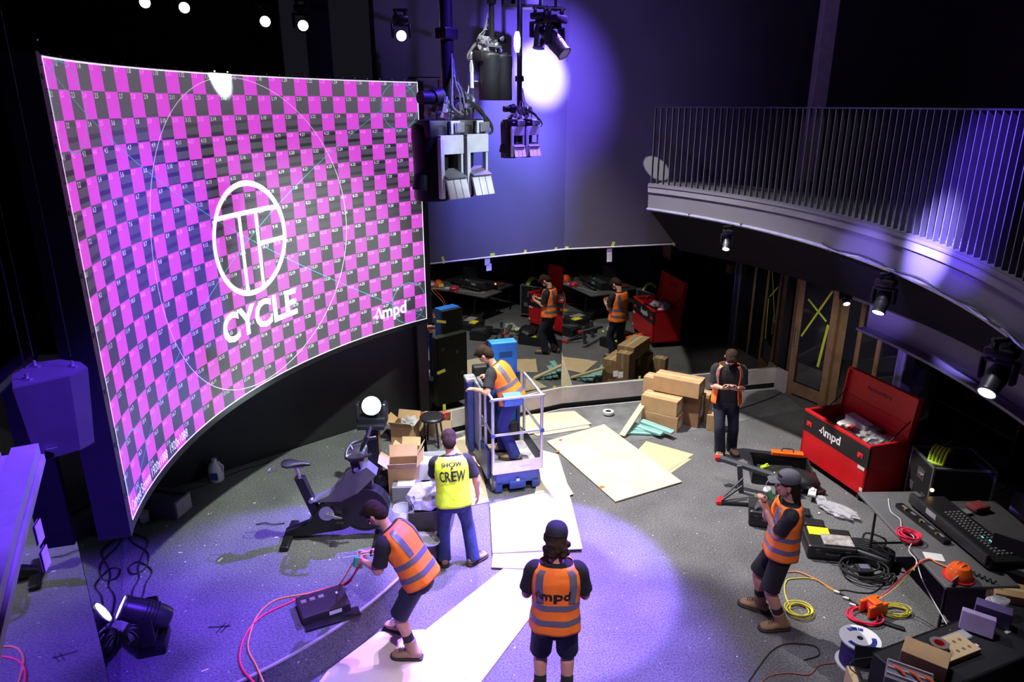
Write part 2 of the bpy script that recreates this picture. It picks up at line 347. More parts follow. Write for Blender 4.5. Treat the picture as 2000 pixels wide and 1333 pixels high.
# balcony on the right
BC=(-3.596,6.383); BR=7.26
def ba(a,r=BR,z=3.94): return V((BC[0]+r*math.cos(R(a)),BC[1]+r*math.sin(R(a)),z))
A0,A9=-33,38.6
AR=[A0+(A9-A0)*i/72 for i in range(73)]
bm=bmesh.new(); prism(bm,[tuple(ba(a,BR-.02).xy) for a in AR]+[(3.4,12.8),(9,13.5),(9,1.0),(3,1.0)],3.84,3.94); struct('floor_balcony',bm,mat('balcony_deck',(.11,.11,.125),.45,var=.2,scale=2))
FASC=mat('fascia_grey',(.085,.083,.10),.45,var=.06,scale=1.2)
bm=bmesh.new(); loft(bm,[[ba(a,BR+.06,3.95),ba(a,BR-.03,3.95),ba(a,BR-.03,3.925),ba(a,BR,3.925),ba(a,BR,3.60),ba(a,BR+.06,3.60)] for a in AR])
struct('trim_11',bm,FASC)
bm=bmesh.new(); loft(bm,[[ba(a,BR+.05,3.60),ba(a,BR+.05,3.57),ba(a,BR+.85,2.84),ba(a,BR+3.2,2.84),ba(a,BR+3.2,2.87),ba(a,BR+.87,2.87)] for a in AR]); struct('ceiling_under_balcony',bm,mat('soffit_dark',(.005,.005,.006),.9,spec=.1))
# secondary violet lit bulkhead beam under the soffit
bm=bmesh.new(); loft(bm,[[ba(a,BR+.95,3.0),ba(a,BR+.95,2.5),ba(a,BR+.80,2.5),ba(a,BR+.80,2.47),ba(a,BR+1.1,2.47),ba(a,BR+1.1,3.0)] for a in AR if a<14]); struct('trim_12',bm,FASC)
bm=bmesh.new(); loft(bm,[[ba(a,BR+2.2,2.85),ba(a,BR+2.2,2.55),ba(a,BR+2.3,2.55),ba(a,BR+2.3,2.85)] for a in AR if 10<a<30]); struct('trim_13',bm,FASC)
# fixture pipe under the fascia
def pipes(bm):
    tube(bm,[ba(a,BR-.01,3.585) for a in AR],.021,8,1,sm=False)
t=thing('lighting_pipe','grey steel pipe running under the curved balcony edge','pipe',(0,0,0))
part('pipe',pipes,STL,t,True)
for a in (2,11,24,32): part('pipe_bracket',lambda bm:(cyl(bm,ba(a,BR-.01,3.56),ba(a,BR+.03,3.60),.03),bx(bm,(.05,.05,.05),tuple(ba(a,BR+.0,3.585)))),BLKM,t)
part('cable',lambda bm:tube(bm,[ba(a,BR-.03+.015*math.sin(a*1.7),3.62+.015*math.sin(a*2.3)) for a in range(-30,13,2)],.01,6,3),RUB,t,True)
part('cable',lambda bm:tube(bm,[ba(a,BR-.03+.015*math.sin(a*1.1+2),3.60+.015*math.sin(a*1.3)) for a in range(-30,9,2)],.009,6,3),STL,t,True)
# railing with flat fins
t=thing('balcony_railing','curved railing of flat grey fins on the upper balcony','railing',tuple(ba(10)))
t.location=(0,0,0)
FIN=mat('fin_metal',(.13,.13,.15),.38,.5,var=.05)
part('top_rail',lambda bm:loft(bm,[[ba(a,BR+.04,5.075),ba(a,BR-.02,5.075),ba(a,BR-.02,5.06),ba(a,BR+.04,5.06)] for a in AR]),BLKM,t)
part('bottom_rail',lambda bm:loft(bm,[[ba(a,BR+.04,3.975),ba(a,BR-.02,3.975),ba(a,BR-.02,3.95),ba(a,BR+.04,3.95)] for a in AR]),FIN,t)
step=.112/BR*180/PI; a=A9-.3; k=0; fin=None
while a>A0 and k<98:
    if fin is None:
        fin=part('fin',lambda bm:bx(bm,(.062,.007,1.1),(0,0,0)),FIN,t)
    c=fin if k==0 else fin.copy()
    if k: C.objects.link(c)
    c.location=ba(a,BR+.01,4.51); c.rotation_euler=(0,0,R(a)+.35); a-=step; k+=1
# balcony column, left ledge
column('trim_14',4.74,11.5,3.94,9.0,.21,.2,-.05,mat('lilac_grey_paint',(.55,.52,.62),.5))
bm=bmesh.new(); le=[V((-1.0,.78,0)),V((-1.27,1.25,0)),V((-1.47,1.62,0)),V((-1.76,2.17,0)),V((-2.08,2.80,0))]
def off(P,i,d):
    t=(P[min(i+1,len(P)-1)]-P[max(i-1,0)]).normalized(); return P[i]+V((-t.y,t.x,0))*d
loft(bm,[[off(le,i,dd)+V((0,0,z)) for dd,z in ((0,3.69),(0,3.635),(-.012,3.635),(-.012,3.60),(.40,3.60),(.40,3.68),(.14,3.68),(.14,3.66),(.10,3.66),(.10,3.69))] for i in range(len(le))])
struct('trim_15',bm,mat('ledge_lilac',(.30,.28,.36),.45))
t=thing('ledge_post','violet lit steel post standing on the left ledge','post',tuple(off(le,3,.26)+V((-.02,0,3.68))))
part('tube',lambda bm:cyl(bm,(0,0,0),(-.12,.28,.50),.035),FASC,t,True)
part('base_plate',lambda bm:bx(bm,(.10,.10,.012),(0,0,.006)),STL,t); part('cap',lambda bm:bx(bm,(.16,.05,.012),(-.12,.28,.505)),STL,t)
# timber framed door leaf standing open, with taped glass
t=thing('door_leaf','open timber framed glass door with yellow tape cross on its pane','door',(5.13,12.22,0),math.atan2(-.72,.40))
W_=.82; H_=2.45
for n,sz,lc in (('stile',(.12,.05,H_),(.06,0,H_/2)),('stile',(.12,.05,H_),(W_-.06,0,H_/2)),('rail',(W_-.24,.05,.12),(W_/2,0,H_-.06)),('rail',(W_-.24,.05,.22),(W_/2,0,.15))):
    part(n,lambda bm:bx(bm,sz,lc,bev=.004),TIMB,t)
part('pane',lambda bm:bx(bm,(W_-.24,.008,H_-.38),(W_/2,0,.26+(H_-.38)/2)),GLASS,t)
def yt(bm,a,b,w=.035,y=-.008):
    a=V((a[0],y,a[1]));b=V((b[0],y,b[1]));d=b-a
    bx(bm,(w,.002,d.length),tuple((a+b)/2),(0,math.atan2(d.x,d.z),0))
part('yellow_tape',lambda bm:(yt(bm,(.16,1.15),(.66,2.1)),yt(bm,(.2,1.85),(.62,1.55))),TAPE,t)
part('yellow_tape',lambda bm:yt(bm,(.58,.7),(.67,1.5),.05),TAPE,t)
part('white_panel',lambda bm:bx(bm,(.5,.004,.36),(W_/2,.012,.46)),WHT,t)
part('handle',lambda bm:(cyl(bm,(.09,-.06,.95),(.09,-.06,1.3),.012),cyl(bm,(.09,-.06,1.0),(.09,0,1.0),.01),cyl(bm,(.09,-.06,1.25),(.09,0,1.25),.01)),STL,t,True)
bm=bmesh.new(); bx(bm,(.1,.12,2.5),(5.17,12.3,1.25)); bx(bm,(.12,.1,2.5),(5.62,11.5,1.25)); struct('door_frame',bm,TIMB).name='trim_16'
# ================================================================ LED screen
LZ0,LZ1=2.076,5.39
def _lx(t): return ((-.4651*t+3.7625)*t-1.587)*t-3.0315
def _ly(t): return ((-.9351*t+.7659)*t+5.7796)*t+4.8964
def scr(u,v,off=0):     # u from the left, v from the top, in cells; off towards the room
    t=u/30; dx=(-1.3953*t+7.525)*t-1.587; dy=(-2.8053*t+1.5318)*t+5.7796; n=V((dy,-dx,0)).normalized()
    return V((_lx(t)*.96,_ly(t)*.96,LZ1-(LZ1-LZ0)*v/17))+n*off
t=thing('led_screen','huge curved display wall with magenta and grey checkerboard test card','screen')
m=bpy.data.materials.new('checker_display'); m.use_nodes=True; n=m.node_tree; b=n.nodes['Principled BSDF']; L=n.links.new
b.inputs['Base Color'].default_value=(.09,.09,.10,1); b.inputs['Roughness'].default_value=.5
uv=n.nodes.new('ShaderNodeUVMap'); sx=n.nodes.new('ShaderNodeSeparateXYZ'); L(uv.outputs[0],sx.inputs[0])
cb=n.nodes.new('ShaderNodeCombineXYZ'); L(sx.outputs[0],cb.inputs[0]); L(sx.outputs[1],cb.inputs[1]); cb.inputs[2].default_value=1.5
ck=n.nodes.new('ShaderNodeTexChecker'); ck.inputs['Scale'].default_value=1; L(cb.outputs[0],ck.inputs[0])
# scan bands of the dark cells in the upper rows
fr=n.nodes.new('ShaderNodeMath'); fr.operation='FRACT'; ml=n.nodes.new('ShaderNodeMath'); ml.operation='MULTIPLY_ADD'; ml.inputs[1].default_value=1.93
a_=n.nodes.new('ShaderNodeMath'); a_.operation='MULTIPLY'; a_.inputs[1].default_value=.045; L(sx.outputs[0],a_.inputs[0]); L(sx.outputs[1],ml.inputs[0]); L(a_.outputs[0],ml.inputs[2]); L(ml.outputs[0],fr.inputs[0])
lt=n.nodes.new('ShaderNodeMath'); lt.operation='LESS_THAN'; lt.inputs[1].default_value=.36; L(fr.outputs[0],lt.inputs[0])
mr=n.nodes.new('ShaderNodeMapRange'); mr.inputs[1].default_value=1.6; mr.inputs[2].default_value=3.4; L(sx.outputs[1],mr.inputs[0])
mr2=n.nodes.new('ShaderNodeMapRange'); mr2.inputs[1].default_value=10.5; mr2.inputs[2].default_value=8.5; L(sx.outputs[1],mr2.inputs[0])
k1=n.nodes.new('ShaderNodeMath'); k1.operation='MULTIPLY'; L(lt.outputs[0],k1.inputs[0]); L(mr.outputs[0],k1.inputs[1])
k2=n.nodes.new('ShaderNodeMath'); k2.operation='MULTIPLY'; L(k1.outputs[0],k2.inputs[0]); L(mr2.outputs[0],k2.inputs[1])
g1=n.nodes.new('ShaderNodeValToRGB'); g1.color_ramp.elements[0].position=0; g1.color_ramp.elements[0].color=(.10,.092,.105,1); g1.color_ramp.elements[1].position=.62; g1.color_ramp.elements[1].color=(.022,.022,.022,1)
dv=n.nodes.new('ShaderNodeMath'); dv.operation='DIVIDE'; dv.inputs[1].default_value=17; L(sx.outputs[1],dv.inputs[0]); L(dv.outputs[0],g1.inputs[0])
gm=n.nodes.new('ShaderNodeMixRGB'); L(k2.outputs[0],gm.inputs[0]); L(g1.outputs[0],gm.inputs[1]); gm.inputs[2].default_value=(.012,.010,.014,1)
cm=n.nodes.new('ShaderNodeMixRGB'); L(ck.outputs['Fac'],cm.inputs[0]); L(gm.outputs[0],cm.inputs[1]); cm.inputs[2].default_value=(.70,.065,.68,1)
L(cm.outputs[0],b.inputs['Emission Color']); b.inputs['Emission Strength'].default_value=1
bm=bmesh.new(); ul=bm.loops.layers.uv.new('UVMap'); NU=90
g=grid(bm,lambda i,j:scr(i*30,j*17),NU,17)
idx={v:(i*30/NU,j) for i,row in enumerate(g) for j,v in enumerate(row)}
for f_ in bm.faces:
    for l in f_.loops: l[ul].uv=idx[l.vert]
disp=obj('display_face',bm,m,t)
def cab(bm): loft(bm,[[scr(u/2,v,o_) for v,o_ in ((-.04,-.005),(-.04,-.16),(17.35,-.16),(17.35,.0),(17.04,.0),(17.04,-.005))] for u in range(-1,62)])
part('cabinet_frame',cab,BLKM,t)
LUG=mat('pale_pink_line',(.9,.7,.9),.5,emit=.7,ecol=(.8,.5,.8)); WHE=mat('display_white',(.9,.85,.95),.5,emit=.9,ecol=(1,.92,1),var=0)
LBD=mat('display_label',(.8,.7,.85),.5,emit=.62,ecol=(.9,.78,.95),var=0); LBM=mat('display_label_pink',(.9,.4,.8),.5,emit=.9,ecol=(.95,.25,.85),var=0)
CYN=mat('display_cyan',(.1,.5,.55),.5,emit=.45,ecol=(.12,.50,.60),var=0)
F=lambda o:(lambda x,y:scr(x,y,o))
def lab(mag):
    def f(bm):
        for r_ in range(1,18):
            for c_ in range(1,31):
                if ((r_+c_)%2==0)!=mag: continue
                s='%d,%d'%(r_,c_) if r_>1 else '1.%d'%c_
                s=s.replace(',','.')
                text(bm,s,.27,lambda x,y:scr(c_-1+.06+x,r_-1+.25-y,.003),align='l',bold=.01,wide=.95)
    return f
part('cell_number',lab(False),LBD,disp)['kind']='stuff'; part('cell_number',lab(True),LBM,disp)['kind']='stuff'
def lines(bm):
    stroke(bm,[(15+8.35*math.cos(q),8.5+8.35*math.sin(q)) for q in (2*PI*i/120 for i in range(120))],.04,F(.003),True)
part('large_circle',lines,LUG,disp)
def dia(bm):
    stroke(bm,seg2((.2,.2),(29.8,16.8),90),.035,F(.0035)); stroke(bm,seg2((.2,16.8),(29.8,.2),90),.035,F(.0035))
    for cx,cy in ((1.6,1.6),(28.4,1.6),(1.6,15.4),(28.4,15.4)): stroke(bm,[(cx+1.5*math.cos(q),cy+1.5*math.sin(q)) for q in (2*PI*i/40 for i in range(40))],.045,F(.0035),True)
part('cross_line',dia,CYN,disp)
def bord(bm):
    for a,b in (((0,.03),(30,.03)),((0,16.97),(30,16.97)),((.03,0),(.03,17)),((29.97,0),(29.97,17))): stroke(bm,seg2(a,b,90),.06,F(.003))
part('border_line',bord,WHE,disp)
def emb(bm):
    cx,cy,rx,ry=15.0,8.5,3.0,3.0
    E_=lambda q:(cx+rx*math.cos(q),cy+ry*math.sin(q))
    stroke(bm,[E_(2*PI*i/80) for i in range(80)],.30,F(.006),True)
    xe=lambda y:rx*math.sqrt(max(0,1-((y-cy)/ry)**2))
    y=7.05; stroke(bm,seg2((cx-xe(y),y),(cx+xe(y),y)),.26,F(.006))
    for x0 in (-.65,.75): stroke(bm,seg2((cx+x0,y),(cx+x0,cy+ry*math.sqrt(1-(x0/rx)**2))),.26,F(.006))
    y=8.9; stroke(bm,seg2((cx+.75,y),(cx+xe(y),y)),.26,F(.006))
part('round_emblem',emb,WHE,disp)
part('big_lettering',lambda bm:text(bm,'CYCLE',2.2,lambda x,y:scr(15.1+x,13.65-y,.006),bold=.03,wide=1.0,width=6.7),WHE,disp)
part('corner_lettering',lambda bm:ampd(bm,1.35,lambda x,y:scr(27.05+x,16.05-y,.006)),WHE,disp)
part('corner_lettering',lambda bm:text(bm,'Curved Screen 1920x1088  1920x1088',.62,lambda x,y:scr(.2+x,16.75-y,.006),align='l',width=7.0),WHE,disp)
# left side frame of the wall with bolts and holes
def sidef(bm):
    a=scr(0,0,.0); 
    for k in range(1): 
        d=(scr(0,0,-.16)-scr(0,0,0)); o=(scr(-1,0)-scr(0,0)).normalized()
        for z0,z1 in ((LZ0-.08,LZ1+.02),):
            q=[V((a.x,a.y,0))+o*.02,V((a.x,a.y,0))+o*.10,V((a.x,a.y,0))+o*.10+d*1.4,V((a.x,a.y,0))+o*.02+d*1.4]
            prism(bm,[(p.x,p.y) for p in q],z0,z1)
part('side_rail',sidef,mat('frame_teal_grey',(.03,.035,.042),.5,.4),t)
def holes(bm):
    a=scr(0,0,0); o=(scr(-1,0)-scr(0,0)).normalized(); nr=(scr(0,0,.1)-scr(0,0,0)).normalized()
    return a,o,nr
for i in range(8):
    def hl(bm):
        a,o,nr=holes(bm); p=V((a.x,a.y,LZ0+.25+i*.42))+o*.06; cyl(bm,p,p+nr*.004,.018,seg=14)
    part('rail_hole',hl,INK,t)
def bolts(bm):
    o=(scr(-1,0)-scr(0,0)).normalized()
    for i in range(24): p=V((scr(0,0,0).x,scr(0,0,0).y,LZ0+.07+i*.145))+o*.018; sph(bm,p,.008,u=8,v=6)
    for i in range(0,31): sph(bm,scr(i,-.1,-.02),.009,u=8,v=6)
part('bolt',bolts,STL,t)['kind']='stuff'
part('hoist_arm',lambda bm:(tube(bm,[scr(29.6,-.25,-.1),scr(29.6,-.25,-.1)+V((.42,.1,0))],.02,6,sm=False),tube(bm,[scr(29.6,-.25,-.1)+V((.4,.1,0)),scr(29.6,-.25,-.1)+V((.4,.1,-.22))],.012,6,sm=False)),BLKM,t)

# pale panels added in place of window-like reflections, far up left
for i,(y,z,h) in enumerate(((3.9,5.62,.30),(4.05,5.36,.26))):
    one('reflection_panel',('upper pale green panel standing in for a reflection at the far left edge','lower pale green panel standing in for a reflection at the far left edge')[i],'panel',lambda bm:(bx(bm,(.02,.20,h),bev=.004),bx(bm,(.03,.22,.02),(0,0,h/2+.01))),mat('pale_green_reflection',(.42,.48,.42),.6),(-2.93-.03*i,y,z),R(20))
# ================================================================ people
def ik(a,b,l1,l2,pole):
    a=V(a);b=V(b);d=b-a;D=min(d.length,(l1+l2)*.995); d.normalize()
    x=(l1*l1-l2*l2+D*D)/(2*D); h=math.sqrt(max(0,l1*l1-x*x))
    p=V(pole); p=p-d*p.dot(d); p.normalize()
    return a+d*x+p*h, a+d*D
def ell(c,X,Y,rx,ry,n=20,pw=2.0):
    out=[]
    for q in range(n):
        a=2*PI*q/n; s=math.sin(a);k=math.cos(a)
        out.append(c+X*rx*math.copysign(abs(s)**(2/pw),s)+Y*ry*math.copysign(abs(k)**(2/pw),k))
    return out
def lerp_tab(tab,t):
    for i in range(len(tab)-1):
        if t<=tab[i+1][0]:
            a,b=tab[i],tab[i+1]; f=(t-a[0])/(b[0]-a[0]); f=f*f*(3-2*f)*.5+f*.5
            return [x+(y-x)*f for x,y in zip(a[1:],b[1:])]
    return tab[-1][1:]
def limb(bm,P,r,n=14,k=5): tube(bm,P,r,n,k)
def remesh(o,vox,sm=3):
    m=o.modifiers.new('r','REMESH'); m.mode='VOXEL'; m.voxel_size=vox; m.use_smooth_shade=True
    if sm: s=o.modifiers.new('s','SMOOTH'); s.iterations=sm; s.factor=.5
def head(bm,c,f,u,s=1.0):
    f=V(f).normalized();u=V(u);u=(u-f*u.dot(f)).normalized();x=f.cross(u)
    M=Matrix((x,f,u)).transposed().to_4x4(); M.translation=V(c); K=M@Matrix.Scale(s,4)
    def S_(lc,r,sc): bmesh.ops.create_uvsphere(bm,u_segments=20,v_segments=14,radius=r,matrix=K@T(lc,(0,0,0),sc))
    S_((0,-.008,.035),.1,(.76,.95,.86)); S_((0,.022,-.035),.1,(.60,.66,.80)); S_((0,.045,-.085),.03,(1,.9,.7))
    S_((0,.085,.018),.05,(1.0,.28,.22))                                        # brow
    loft(bm,[[K@V(p) for p in r_] for r_ in ([(-.008,.078,.016),(.008,.078,.016),(.006,.09,.014),(-.006,.09,.014)],[(-.018,.078,-.032),(.018,.078,-.032),(.011,.112,-.026),(-.011,.112,-.026)],[(-.012,.078,-.042),(.012,.078,-.042),(.006,.09,-.04),(-.006,.09,-.04)])])
    S_((0,.083,-.058),.022,(1.1,.45,.35)); S_((-.04,.078,-.02),.022,(1,.5,.8)); S_((.04,.078,-.02),.022,(1,.5,.8))
    for sg in (-1,1): S_((sg*.078,-.008,-.012),.03,(.28,.62,1)); 
    return K
def hand(bm,w,d,nrm,side,curl=.5,s=1.0):
    # w wrist, d pointing direction, nrm palm side, side +1 puts the thumb towards d x nrm
    d=V(d).normalized();nrm=V(nrm);nrm=(nrm-d*nrm.dot(d)).normalized();x=d.cross(nrm)*side
    c=lambda a,b,e:V(w)+(d*a+x*b+nrm*e)*s
    rings=[[c(q,b,e) for b,e in ((hw,0),(hw*.7,th),(-hw*.7,th),(-hw,0),(-hw*.7,-th),(hw*.7,-th))] for q,hw,th in ((-.02,.024,.02),(.01,.03,.017),(.05,.041,.015),(.088,.042,.012))]
    loft(bm,rings)
    for b,l in ((.031,.066),(.0105,.075),(-.0105,.070),(-.031,.055)):
        p=c(.082,b,0); ang=0; pts=[p]; L=[l*.45,l*.32,l*.26]
        for q in L:
            ang+=curl*1.05; p=p+(d*math.cos(ang)+nrm*math.sin(ang)+x*b*.8)*q*s; pts.append(p)
        tube(bm,pts,[.0092*s,.0088*s,.0076*s,.006*s],8,2)
    p0=c(.022,.026,.004); p1=c(.05,.052,.014+curl*.01); p2=c(.078,.058-curl*.018,.022+curl*.022); p3=c(.098,.05-curl*.03,.026+curl*.03)
    tube(bm,[p0,p1,p2,p3],[.013*s,.0115*s,.0098*s,.0075*s],8,2)
TORSO=[(0,.182,.136),(.22,.172,.130),(.45,.178,.130),(.70,.198,.132),(.86,.186,.112),(.94,.135,.088),(1.0,.068,.068)]
def person(name,label,loc,rz,pel,neck,hd,face,wr,an,toes,hands,epole=None,kpole=None,lat=(1,0,0),shlat=None,
           vest=HIVO,vopen=False,legs='shorts',legm=NAVY,hair='short',cap=None,s=1.0,logo=None,socks=True,bend=.0,up=(0,0,1)):
    root=thing(name,label,'person',loc,rz); root.scale=(s,s,s)
    pel=V(pel);neck=V(neck);lat=V(lat).normalized();sl=V(shlat or lat).normalized()
    ax=(neck-pel); mid=(pel+neck)/2; fw0=sl.cross(ax).normalized()*-1
    if fw0.y<0: fw0=-fw0
    ctrl=mid+fw0*bend*-1
    def spine(t):
        p=pel*(1-t)**2+ctrl*2*t*(1-t)+neck*t*t; tg=((ctrl-pel)*(1-t)+(neck-ctrl)*t).normalized()
        X=(lat*(1-t)+sl*t); X=(X-tg*X.dot(tg)).normalized(); Y=tg.cross(X)
        return p,X,Y,tg
    def tor(t,a,off=0):
        tt=max(0,min(1,t)); p,X,Y,tg=spine(tt); rx,ry=lerp_tab(TORSO,tt)
        if t<0: p=p+tg*(t*ax.length)
        s_,k_=math.sin(a),math.cos(a); pw=2/2.4
        return p+X*(rx+off)*math.copysign(abs(s_)**pw,s_)+Y*(ry+off)*math.copysign(abs(k_)**pw,k_)
    p,X,Y,tg=spine(.86); shR=p+X*.183+tg*.0; shL=p-X*.183
    hp,hX,hY,htg=spine(0); hipR=pel+lat*.092-V((0,0,.03)); hipL=pel-lat*.092-V((0,0,.03))
    ep=epole or ((.6,-.5,-.5),(-.6,-.5,-.5)); kp=kpole or ((.1,1,0),(-.1,1,0))
    elR,wR=ik(shR,wr[0],.285,.255,ep[0]); elL,wL=ik(shL,wr[1],.285,.255,ep[1])
    knR,aR=ik(hipR,an[0],.43,.42,kp[0]); knL,aL=ik(hipL,an[1],.43,.42,kp[1])
    hd=V(hd)
    # body: one continuous skin surface
    bm=bmesh.new()
    K=head(bm,hd,face,up,1.10)
    f=V(face).normalized(); tube(bm,[neck-ax.normalized()*.05,neck+ax.normalized()*.03,hd-V(up)*.035-f*.02],[.064,.054,.058],14,4)
    loft(bm,[ell(*spine(t)[:3],lerp_tab(TORSO,t)[0]-.012,lerp_tab(TORSO,t)[1]-.012,20) for t in (0,.15,.3,.45,.6,.75,.86,.93,.98)])
    for sh,el,wv in ((shR,elR,wR),(shL,elL,wL)):
        limb(bm,[sh-(el-sh)*.1,sh+(el-sh)*.35,el,el+(wv-el)*.35,wv],[.054,.057,.051,.043,.047,.040,.032,.028])
    for hp_,kn,an_ in ((hipR,knR,aR),(hipL,knL,aL)):
        limb(bm,[hp_,hp_+(kn-hp_)*.5,kn,kn+(an_-kn)*.35,an_],[.092,.086,.068,.057,.062,.064,.050,.040])
    hand(bm,wR+(wR-elR).normalized()*.012,hands[0][0],hands[0][1],hands[0][3] if len(hands[0])>3 else 1,hands[0][2])
    hand(bm,wL+(wL-elL).normalized()*.012,hands[1][0],hands[1][1],hands[1][3] if len(hands[1])>3 else -1,hands[1][2])
    body=obj('body',bm,SKIN,root,True); remesh(body,.0072,2)
    # eyes
    for sg in (-1,1): part('eye',lambda bm:bmesh.ops.create_uvsphere(bm,u_segments=10,v_segments=8,radius=.0095,matrix=K@T((sg*.032,.0835,.002),(0,0,0),(1.2,.6,.7))),mat('eye_dark',(.03,.02,.02),.2,var=0),body,True)
    # shirt
    bm=bmesh.new()
    loft(bm,[[tor(t,2*PI*q/24,.004) for q in range(24)] for t in (-.03,.1,.22,.35,.5,.65,.78,.86,.91,.95,.985)])
    for sh,el in ((shR,elR),(shL,elL)):
        ctr=sh-(el-sh)*.12
        inn=(spine(.84)[0]-sh)*.3
        limb(bm,[sh+inn,sh+(el-sh)*.12,sh+(el-sh)*.45,sh+(el-sh)*.84],[.070,.084,.080,.076,.076,.078],16)
    o=obj('t_shirt',bm,TEE,root,True); remesh(o,.011,3)
    # hi-vis vest: open shell with flared hem and arm openings
    tmin,tmax=-.10,.955; g0=R(0 if not vopen else 38)
    def vest_(bm):
        def fn(u,v):
            a=g0+(2*PI-2*g0)*u; t=tmin+(tmax-tmin)*v
            fl=.020+.018*max(0,1-(t+.1)/.5)+.005*math.sin(a*7+t*5)*(1-v)+(.02*max(0,math.cos(a))*(1-v) if vopen else 0)
            sd=abs(math.sin(a)); 
            if .60<t<.90 and sd>.90: fl-=.03*(sd-.90)/.1*math.sin((t-.6)/.3*PI)
            return tor(t,a,fl)
        grid(bm,fn,64,26)
    o=part('hi_vis_vest',vest_,vest,root,True); md=o.modifiers.new('t','SOLIDIFY'); md.thickness=.004; md.offset=1; vst=o
    vo=lambda t,a:.0275+.018*max(0,1-(t+.1)/.5)+.005*math.sin(a*7+t*5)*(1-(t-tmin)/(tmax-tmin))
    def band(t0,t1,a0=None,a1=None):
        def f_(bm):
            lo=g0 if a0 is None else a0; hi=2*PI-g0 if a1 is None else a1
            grid(bm,lambda u,v:tor(t0+(t1-t0)*v,lo+(hi-lo)*u,vo(t0+(t1-t0)*v,lo+(hi-lo)*u)),64,2)
        return f_
    if vest is HIVO:
        part('reflective_stripe',band(.06,.15),REFL,vst,True); part('reflective_stripe',band(.30,.39),REFL,vst,True)
        for sg in (-1,1):
            for base in (0,PI):
                c0=base+sg*.62
                if vopen and base==0: c0=sg*.80
                def br(bm):
                    grid(bm,lambda u,v:tor(.42+.50*v,c0+(u-.5)*(.16 if vopen and base==0 else .36),vo(.42+.5*v,c0)+.004),4,14)
                part('reflective_stripe',br,REFL,vst,True)
    if logo:
        def fl(x,y,base=PI,t0=.55):
            t=t0+y/ax.length; a=base-x/.185; return tor(t,a,vo(t,a)+.006)
        if logo=='crew':
            part('printed_lettering',lambda bm:text(bm,'CREW',.165,lambda x,y:fl(x,y-.045),bold=.02,width=.25),INK,vst)
            part('printed_lettering',lambda bm:(text(bm,'SHOW',.06,lambda x,y:fl(x,y+.125),bold=.03),stroke(bm,seg2((0,.095),(0,.12),2),.012,fl)),INK,vst)
        else: part('printed_lettering',lambda bm:ampd(bm,.115,lambda x,y:fl(x-.005,y-.03),bold=.02),INK,vst)
    # trousers or shorts
    bm=bmesh.new()
    loft(bm,[ell(pel+V((0,0,z))+htg*0,lat,V((0,0,1)).cross(lat),rx,ry,20,2.3) for z,rx,ry in ((-.13,.160,.125),(-.05,.178,.132),(.03,.172,.126),(.10,.158,.118))])
    for hp_,kn,an_ in ((hipR,knR,aR),(hipL,knL,aL)):
        if legs=='shorts': limb(bm,[hp_-(kn-hp_)*.05,hp_+(kn-hp_)*.5,hp_+(kn-hp_)*1.0],[.100,.106,.102,.100,.102],16)
        else: limb(bm,[hp_-(kn-hp_)*.05,hp_+(kn-hp_)*.5,kn,kn+(an_-kn)*.5,an_+V((0,0,-.035))],[.102,.102,.090,.080,.084,.082,.082,.088],16)
    o=obj(legs,bm,legm,root,True); remesh(o,.012,3)
    # footwear
    for kn,an_,td in ((knR,aR,toes[0]),(knL,aL,toes[1])):
        td=V(td).normalized(); sx_=V((td.y,-td.x,0))*1.25; hz=an_.z-.09; g=lambda a,z:V((an_.x,an_.y,hz))+td*a*1.18+V((0,0,z*1.2))
        sh_=(kn-an_).normalized()
        bm=bmesh.new()
        loft(bm,[ell(g(a,z),sx_,V((0,0,1)),rx,rz_,14,2.4) for a,z,rx,rz_ in ((-.072,.058,.022,.03),(-.06,.055,.034,.042),(-.02,.06,.039,.048),(.04,.058,.042,.046),(.09,.048,.047,.036),(.14,.042,.047,.030),(.175,.038,.036,.022),(.188,.034,.018,.012))])
        tube(bm,[g(-.01,.06),an_,an_+sh_*.13],[.058,.056,.062,.068],14,3)
        b_=obj('boot',bm,BOOT if legs!='x' else SOLE,root,True); remesh(b_,.008,2)
        bm=bmesh.new(); loft(bm,[ell(g(a,.014),sx_,V((0,0,1)),rx,.0165,14,5) for a,rx in ((-.084,.024),(-.070,.038),(-.02,.044),(.04,.047),(.10,.053),(.15,.052),(.186,.040),(.202,.018))])
        obj('sole',bm,SOLE,b_,True)
        bm=bmesh.new()
        for q in (.035,.055,.075,.095,.115): tube(bm,[g(q,.104-.34*(q-.045))-sx_*.026,g(q+.004,.112-.34*(q-.045)),g(q,.104-.34*(q-.045))+sx_*.026],.0045,5,2)
        obj('laces',bm,SOLE,b_,True)
        if legs=='shorts': part('sock',lambda bm:tube(bm,[an_+sh_*.11,an_+sh_*.20],[.058,.057],14,2,sm=False),SOCK,root,True)
    # hair and cap
    kk=lambda lc,r,sc:K@T(lc,(0,0,0),sc)
    bm=bmesh.new()
    def hs(lc,r,sc): bmesh.ops.create_uvsphere(bm,u_segments=18,v_segments=12,radius=r,matrix=K@T(lc,(0,0,0),sc))
    hs((0,-.010,.052),.1,(.86,.98,.86)); hs((0,-.05,.0),.1,(.76,.62,.95)); hs((0,.035,.098),.055,(1.25,1.0,.60))
    if hair=='curly':
        rn=random.Random(3)
        for i in range(26):
            a=PI+rn.uniform(-1.5,1.5); hs((.085*math.sin(a),.085*math.cos(a)-.01,rn.uniform(-.10,-.01)),.026,(1,1,1))
        for i in range(8): a=PI+rn.uniform(-1.9,1.9); hs((.08*math.sin(a),.085*math.cos(a),rn.uniform(-.02,.04)),.024,(1,1,1.2))
